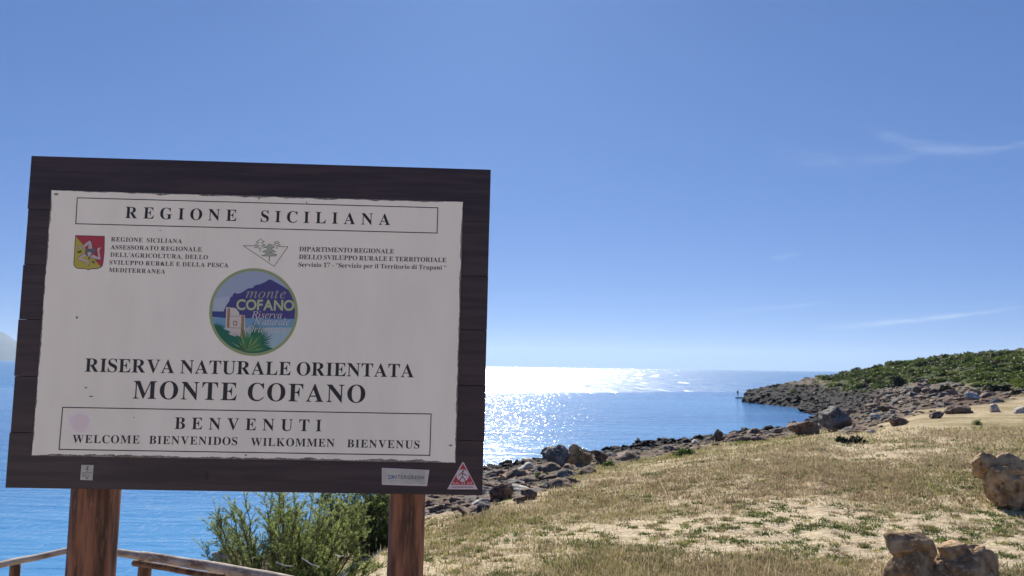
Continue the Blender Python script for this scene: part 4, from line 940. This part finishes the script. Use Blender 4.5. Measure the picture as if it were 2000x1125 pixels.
def feather_shrub(loc, height, rx, ry, shoots, twigs, needles, m_leaf, seed, label, lean=(0, 0), nl=.022):
    rg = np.random.default_rng(seed); root = empty('tamarisk_shrub', loc); tag(root, label, 'shrub')
    st, tw, P_, Dr = [], [], [], []
    for s in range(shoots):
        a = rg.uniform(0, 6.28); q_ = math.sqrt(rg.uniform(0, 1)); base = np.array([q_ * rx * .35 * math.cos(a), q_ * ry * .35 * math.sin(a), -.15])
        L_ = height * rg.uniform(.55, 1.08) * (1.05 - .35 * q_); out = np.array([math.cos(a) * q_ * rx * .95 + lean[0] * rg.uniform(.3, 1), math.sin(a) * q_ * ry * .95 + lean[1], L_])
        ctl = base + out * .5 + rg.normal(0, .06, 3) + np.array([0, 0, .12 * L_]); end = base + out + np.array([0, 0, .12])
        tt = np.linspace(0, 1, 9)[:, None]; pts_ = (1 - tt) ** 2 * base + 2 * tt * (1 - tt) * ctl + tt ** 2 * end
        pts_ += rg.normal(0, .012, pts_.shape) * tt
        st.append((pts_, .012 * rg.uniform(.6, 1.3), .002))
        for k_ in range(twigs):
            f_ = rg.uniform(.12, 1) ** .8; i = min(int(f_ * 8), 7); p = pts_[i] + (pts_[i + 1] - pts_[i]) * (f_ * 8 - i)
            dr = pts_[i + 1] - pts_[i]; dr /= np.linalg.norm(dr); dr = dr * .8 + rg.normal(0, .5, 3) + np.array([0, 0, .25]); dr /= np.linalg.norm(dr)
            l_ = rg.uniform(.09, .26) * (1.15 - .5 * f_) * height; t2 = np.linspace(0, 1, 4)[:, None]
            tp = p + dr * l_ * t2 + np.array([0, 0, -.15]) * l_ * t2 ** 2 + rg.normal(0, .006, (4, 3)) * t2; tw.append((tp, .0022, .0008))
            m2 = rg.uniform(0, 1, needles); j = np.minimum((m2 * 3).astype(int), 2)
            P_.append(tp[j] + (tp[j + 1] - tp[j]) * (m2 * 3 - j)[:, None]); Dr.append(dr + rg.normal(0, .55, (needles, 3)))
    V_, F_ = tubes(st, 5); mesh('branches', V_, F_, M_bark, root)
    P_ = np.concatenate(P_); Dr = np.concatenate(Dr); Dr /= np.linalg.norm(Dr, axis=1)[:, None]; n_ = len(P_)
    sd_ = np.cross(Dr, rg.normal(size=(n_, 3))); sd_ /= np.linalg.norm(sd_, axis=1)[:, None]; ln = (nl * rg.uniform(.6, 1.4, n_))[:, None]; wd_ = (nl * .085 * rg.uniform(.8, 1.3, n_))[:, None]
    Vn = np.stack([P_ - sd_ * wd_, P_ + sd_ * wd_, P_ + Dr * ln], 1).reshape(-1, 3); Fn = np.arange(n_ * 3).reshape(-1, 3)
    Vt, Ft = tubes(tw, 3); Ft3 = np.concatenate([Ft[:, [0, 1, 2]], Ft[:, [0, 2, 3]]])
    other = M_tamd if m_leaf is M_tam else M_tam
    mi_ = np.repeat((rg.uniform(0, 1, n_ // needles) < .2).astype(int), needles); o_ = mesh('crown', np.concatenate([Vn, Vt]), np.concatenate([Fn, Ft3 + len(Vn)]), [m_leaf, other, M_bark], root, mi=np.concatenate([mi_, np.full(len(Ft3), 2)]))
    return root
def gpos(u_, d_):
    a = math.radians(az_of(u_)); x_, y_ = d_ * math.sin(a), d_ * math.cos(a); return (x_, y_, float(H(np.array([x_]), np.array([y_]))[0]))
feather_shrub(gpos(575, 7.6), 1.34, .60, .5, 68, 32, 44, M_tam, 3, 'bright green feathery tamarisk shrub behind the rail under the board', nl=.03)
feather_shrub(gpos(665, 7.2), .42, .38, .3, 22, 24, 40, M_tam, 9, 'low green feathery shrub at the right foot of the bright tamarisk', nl=.028)
feather_shrub(gpos(738, 9.6), 1.05, .55, .5, 52, 34, 50, M_tamd, 4, 'dark green dense shrub beside the right post of the board', nl=.034)
feather_shrub(gpos(482, 7.4), .55, .32, .3, 18, 22, 40, M_tam, 15, 'sparse low shrub left of the bright tamarisk at the cliff edge', lean=(-.1, 0), nl=.028)
feather_shrub(gpos(636, 12.5), .7, .5, .4, 26, 26, 40, M_tamd, 16, 'small grey green shrub between the two larger shrubs under the board', nl=.036)
dl = []
for (a, b_) in (((590, 1090), (625, 1108)), ((540, 1098), (572, 1106)), ((655, 1084), (672, 1085))):
    r0, r1 = ray(*a), ray(*b_); p0 = CAM + r0 * 6.9; p1 = CAM + r1 * 6.7; dl.append((np.array([p0, (p0 + p1) / 2 + (0, 0, -.012), p1]), .006, .004))
for k_, l_ in enumerate(dl):
    V_, F_ = tubes([l_], 5); o = mesh('dead_branch', V_, F_, M_dead); tag(o, ('bleached dead branch hanging low in the right half of the bright shrub', 'short pale dead branch low in the middle of the bright shrub', 'thin pale twig right of the bright shrub')[k_], 'branch')

# ------------------------------------------------------------------ scrub on the hill
def scrub_blob(c_, rx, rz, n_, leaf, rg):
    th = rg.uniform(0, 6.28, n_); ph = np.arccos(rg.uniform(-.1, 1, n_)); rr_ = rg.uniform(.65, 1.05, n_)
    P_ = np.stack([np.sin(ph) * np.cos(th) * rx, np.sin(ph) * np.sin(th) * rx, np.cos(ph) * rz], 1) * rr_[:, None] + c_
    a = rg.normal(size=(n_, 3)); a /= np.linalg.norm(a, axis=1)[:, None]; b_ = np.cross(a, rg.normal(size=(n_, 3))); b_ /= np.linalg.norm(b_, axis=1)[:, None]
    l_ = leaf * rg.uniform(.6, 1.4, n_)[:, None]
    return np.stack([P_ - a * l_, P_ + a * l_, P_ + b_ * l_ * 1.6], 1).reshape(-1, 3)
rg = np.random.default_rng(77)
def scrub_stuff(name, cond, n_, u0, u1, v0, v1, px, leafn, mats, wts, label):
    X_, Y_, Z_, D_, U_, V2 = scatter(n_, u0, u1, cond, v0, v1); out_, mi = [], []
    for i in range(len(X_)):
        s_ = rg.uniform(*px) * D_[i] / F; out_.append(scrub_blob(np.array([X_[i], Y_[i], Z_[i] - s_ * .15]), s_, s_ * rg.uniform(.45, .75), leafn, s_ * .16, rg)); mi.append(np.full(leafn, rg.choice(len(mats), p=wts)))
    V_ = np.concatenate(out_); o_ = mesh(name, V_, np.arange(len(V_)).reshape(-1, 3), mats, mi=np.concatenate(mi)); tag(o_, label, 'scrub', kind='stuff')
scrub_stuff('hillside_scrub', lambda r_, g_, D, z_, u_, v_: (g_ > .5), 3400, 1600, 2080, 688, 790, (2.5, 11), 110, [M_scrub, M_scrubd, M_scrubb, M_cover], [.66, .14, .06, .14], 'dense green maquis scrub covering the hill')
scrub_stuff('slope_scrub', lambda r_, g_, D, z_, u_, v_: (r_ > .4) & (z_ > SEA + 1.6) & (D > 24), 520, 1180, 2000, 735, 900, (2.5, 6.5), 90, [M_scrub, M_scrubd, M_scrubb], [.25, .3, .45], 'low brownish scrub between the rocks')
scrub_stuff('heath', lambda r_, g_, D, z_, u_, v_: (r_ > .4) & (z_ > SEA + 2.0) & (D > 120) & (u_ > 1530), 420, 1500, 1700, 722, 775, (2, 5), 80, [M_scrub, M_scrubd, M_scrubb], [.3, .3, .4], 'low heath on top of the headland')
def bush(u_, v_, wpx, hpx, m_, label, n_=900, group=None, leaf=.075):
    hx, hy, hz_, D = (a[0] for a in hit(u_, v_))
    if not np.isfinite(D): return
    D = depth_of(hx, hy, hz_); s_ = wpx / 2 * D / F; hh_ = hpx * D / F; V_ = np.concatenate([scrub_blob(np.array([rg.uniform(-.55, .55) * s_, rg.uniform(-.3, .3) * s_, -.05 * hh_]), s_ * rg.uniform(.4, .6), hh_ * rg.uniform(.65, 1.0), n_ // 5, s_ * leaf, rg) for _ in range(5)])
    root = empty('bush', (hx, hy, hz_)); tag(root, label, 'bush', group)
    mesh('crown', V_, np.arange(len(V_)).reshape(-1, 3), m_, root)
    V2_, F2 = tubes([(np.array([[0, 0, -.1], [rg.uniform(-.2, .2) * s_, 0, hh_ * .4], [rg.uniform(-.4, .4) * s_, 0, hh_ * .7]]), s_ * .05, s_ * .02) for _ in range(4)], 4); mesh('stem', V2_, F2, M_bark, root)
bush(1660, 868, 62, 20, M_scrubd, 'low dark bush in the grass in front of the grey peaked boulder')
bush(1849, 768, 36, 19, M_scrubd, 'round very dark bush standing alone under the green hill')
bush(1914, 776, 24, 12, M_scrubd, 'small dark bush beside the cream rock under the green hill')
bush(1950, 766, 56, 18, M_scrubd, 'wide dark bush at the foot of the green hill near the right edge')
bush(1758, 755, 44, 26, M_scrubd, 'large dark bush at the left end of the green hill')
bush(1698, 753, 26, 16, M_scrubd, 'dark bush on the headland crest left of the green hill')
bush(1908, 832, 22, 15, M_cover, 'small fresh green bush alone in the pale grass at the right')
bush(1980, 772, 28, 14, M_scrubd, 'dark round bush near the right edge just above the path')
bush(1345, 890, 60, 16, M_cover, 'spreading low green bush on the grass edge of the shore')
bush(1190, 912, 36, 15, M_cover, 'low green bush at the foot of the shore boulder pair')
bush(1060, 935, 34, 16, M_cover, 'grey green bush among rocks between the board and the shore boulders')
bush(1625, 845, 30, 10, M_scrubb, 'brownish bush at the foot of the grey peaked boulder')

# ------------------------------------------------------------------ railing
fence = empty('wooden_railing', gpos(170, 3.9)); tag(fence, 'rustic wooden pole railing with posts behind the left post of the board', 'railing')
fl = Vector(fence.location)
def rp(u_, v_, z_=.60):
    r_ = ray(u_, v_); s = (z_ - EYE) / r_[2]; return np.array(CAM + r_ * s)
def log(name, pts_, r0, r1, m_, seed, parent, sides=14, bump_=.12):
    pts_ = np.array(pts_, float); L_ = np.concatenate([[0], np.cumsum(np.linalg.norm(np.diff(pts_, axis=0), axis=1))]); n_ = max(8, int(L_[-1] / .03)); s = np.linspace(0, L_[-1], n_)
    P_ = np.stack([np.interp(s, L_, pts_[:, k_]) for k_ in range(3)], 1); V_, F_ = [], []
    for i in range(n_):
        t_ = P_[min(i + 1, n_ - 1)] - P_[max(i - 1, 0)]; t_ /= np.linalg.norm(t_); a = np.cross(t_, [0.01, 0.02, 1.0]) if abs(t_[2]) < .9 else np.cross(t_, [1., 0, 0]); a /= np.linalg.norm(a); b_ = np.cross(a, t_)
        wv = np.array([0, 0, (fbm(np.array([s[i] * 2.5]), np.array([seed * 1.3]), seed, 3)[0] - .5) * .018])
        if abs(t_[2]) > .7: wv = wv[[2, 1, 0]]
        r_ = r0 + (r1 - r0) * i / (n_ - 1)
        for k_ in range(sides):
            th = 6.283 * k_ / sides; nz_ = 1 + bump_ * (fbm(np.array([math.cos(th) * 1.5 + s[i] * 4]), np.array([math.sin(th) * 1.5 + seed]), seed + 3, 3)[0] - .5) * 2
            V_.append(P_[i] + wv + r_ * nz_ * (math.cos(th) * a + math.sin(th) * b_) - np.array(fl))
    for i in range(n_ - 1):
        for k_ in range(sides): F_.append((i * sides + k_, (i + 1) * sides + k_, (i + 1) * sides + (k_ + 1) % sides, i * sides + (k_ + 1) % sides))
    F_.append(tuple(range(sides))); F_.append(tuple(range((n_ - 1) * sides, n_ * sides))[::-1])
    return mesh(name, V_, F_, m_, parent, smooth=True)
log('rail', [rp(-260, 1170), rp(-80, 1124), rp(30, 1097), rp(182, 1066)], .017, .016, M_rail, 3, fence)
log('rail', [rp(168, 1070), rp(296, 1088)], .020, .021, M_rail, 7, fence)
log('rail', [rp(276, 1085), rp(400, 1103), rp(560, 1132), rp(760, 1175)], .022, .027, M_rail, 8, fence)
def fpost(u_, v_, r_, seed, sh=0):
    p = rp(u_, v_, .575 + sh); g_ = float(H(np.array([p[0]]), np.array([p[1]]))[0]); log('fence_post', [p + (0, 0, -(p[2] - g_) - .2), p], r_ * 1.08, r_, M_railpost, seed, fence)
fpost(30, 1098, .024, 21); fpost(178, 1070, .04, 22); fpost(285, 1090, .033, 23); fpost(650, 1152, .04, 24)
log('brace', [rp(262, 1099, .555), rp(440, 1127, .545)], .017, .016, M_railpost, 31, fence)

# ------------------------------------------------------------------ the far person on the sea rock
def person(loc, label):
    me = bpy.data.meshes.new('person'); Vp = [(0, 0, .92), (0, 0, 1.12), (0, .01, 1.36), (0, .01, 1.48), (0, -.01, 1.60), (0, -.02, 1.70), (-.19, .01, 1.36), (-.25, 0, 1.10), (-.20, -.12, .90), (.19, .01, 1.36), (.26, 0, 1.10), (.22, -.14, .95), (-.10, 0, .88), (-.12, -.01, .48), (-.13, .02, .06), (-.13, -.13, .03), (.10, 0, .88), (.13, .0, .48), (.14, .03, .06), (.14, -.12, .03)]
    E_ = [(0, 1), (1, 2), (2, 3), (3, 4), (4, 5), (2, 6), (6, 7), (7, 8), (2, 9), (9, 10), (10, 11), (0, 12), (12, 13), (13, 14), (14, 15), (0, 16), (16, 17), (17, 18), (18, 19)]
    rad = [.16, .14, .17, .06, .095, .075, .065, .05, .035, .065, .05, .035, .10, .07, .045, .04, .10, .07, .045, .04]
    me.from_pydata(Vp, E_, []); o_ = bpy.data.objects.new('person', me); C.objects.link(o_)
    md = o_.modifiers.new('skin', 'SKIN')
    for v_, r_ in zip(me.skin_vertices[0].data, rad): v_.radius = (r_, r_ * .8)
    me.skin_vertices[0].data[0].use_root = True
    o_.modifiers.new('sub', 'SUBSURF').levels = 1
    bpy.context.view_layer.update(); ev = o_.evaluated_get(bpy.context.evaluated_depsgraph_get()); nm = bpy.data.meshes.new_from_object(ev)
    o_.modifiers.clear(); o_.data = nm; nm.materials.clear(); nm.materials.append(simple('dark_clothing', (.02, .022, .03), .8)); nm.materials.append(simple('skin_tone', (.3, .18, .12), .6))
    for p in nm.polygons: p.material_index = 1 if p.center.z > 1.53 else 0; p.use_smooth = True
    o_.location = loc; tag(o_, label, 'person'); return o_
person((pp[0], pp[1], SEA + .24), 'tiny person in dark clothes standing on a rock off the headland tip').scale = (.85, .85, .85)
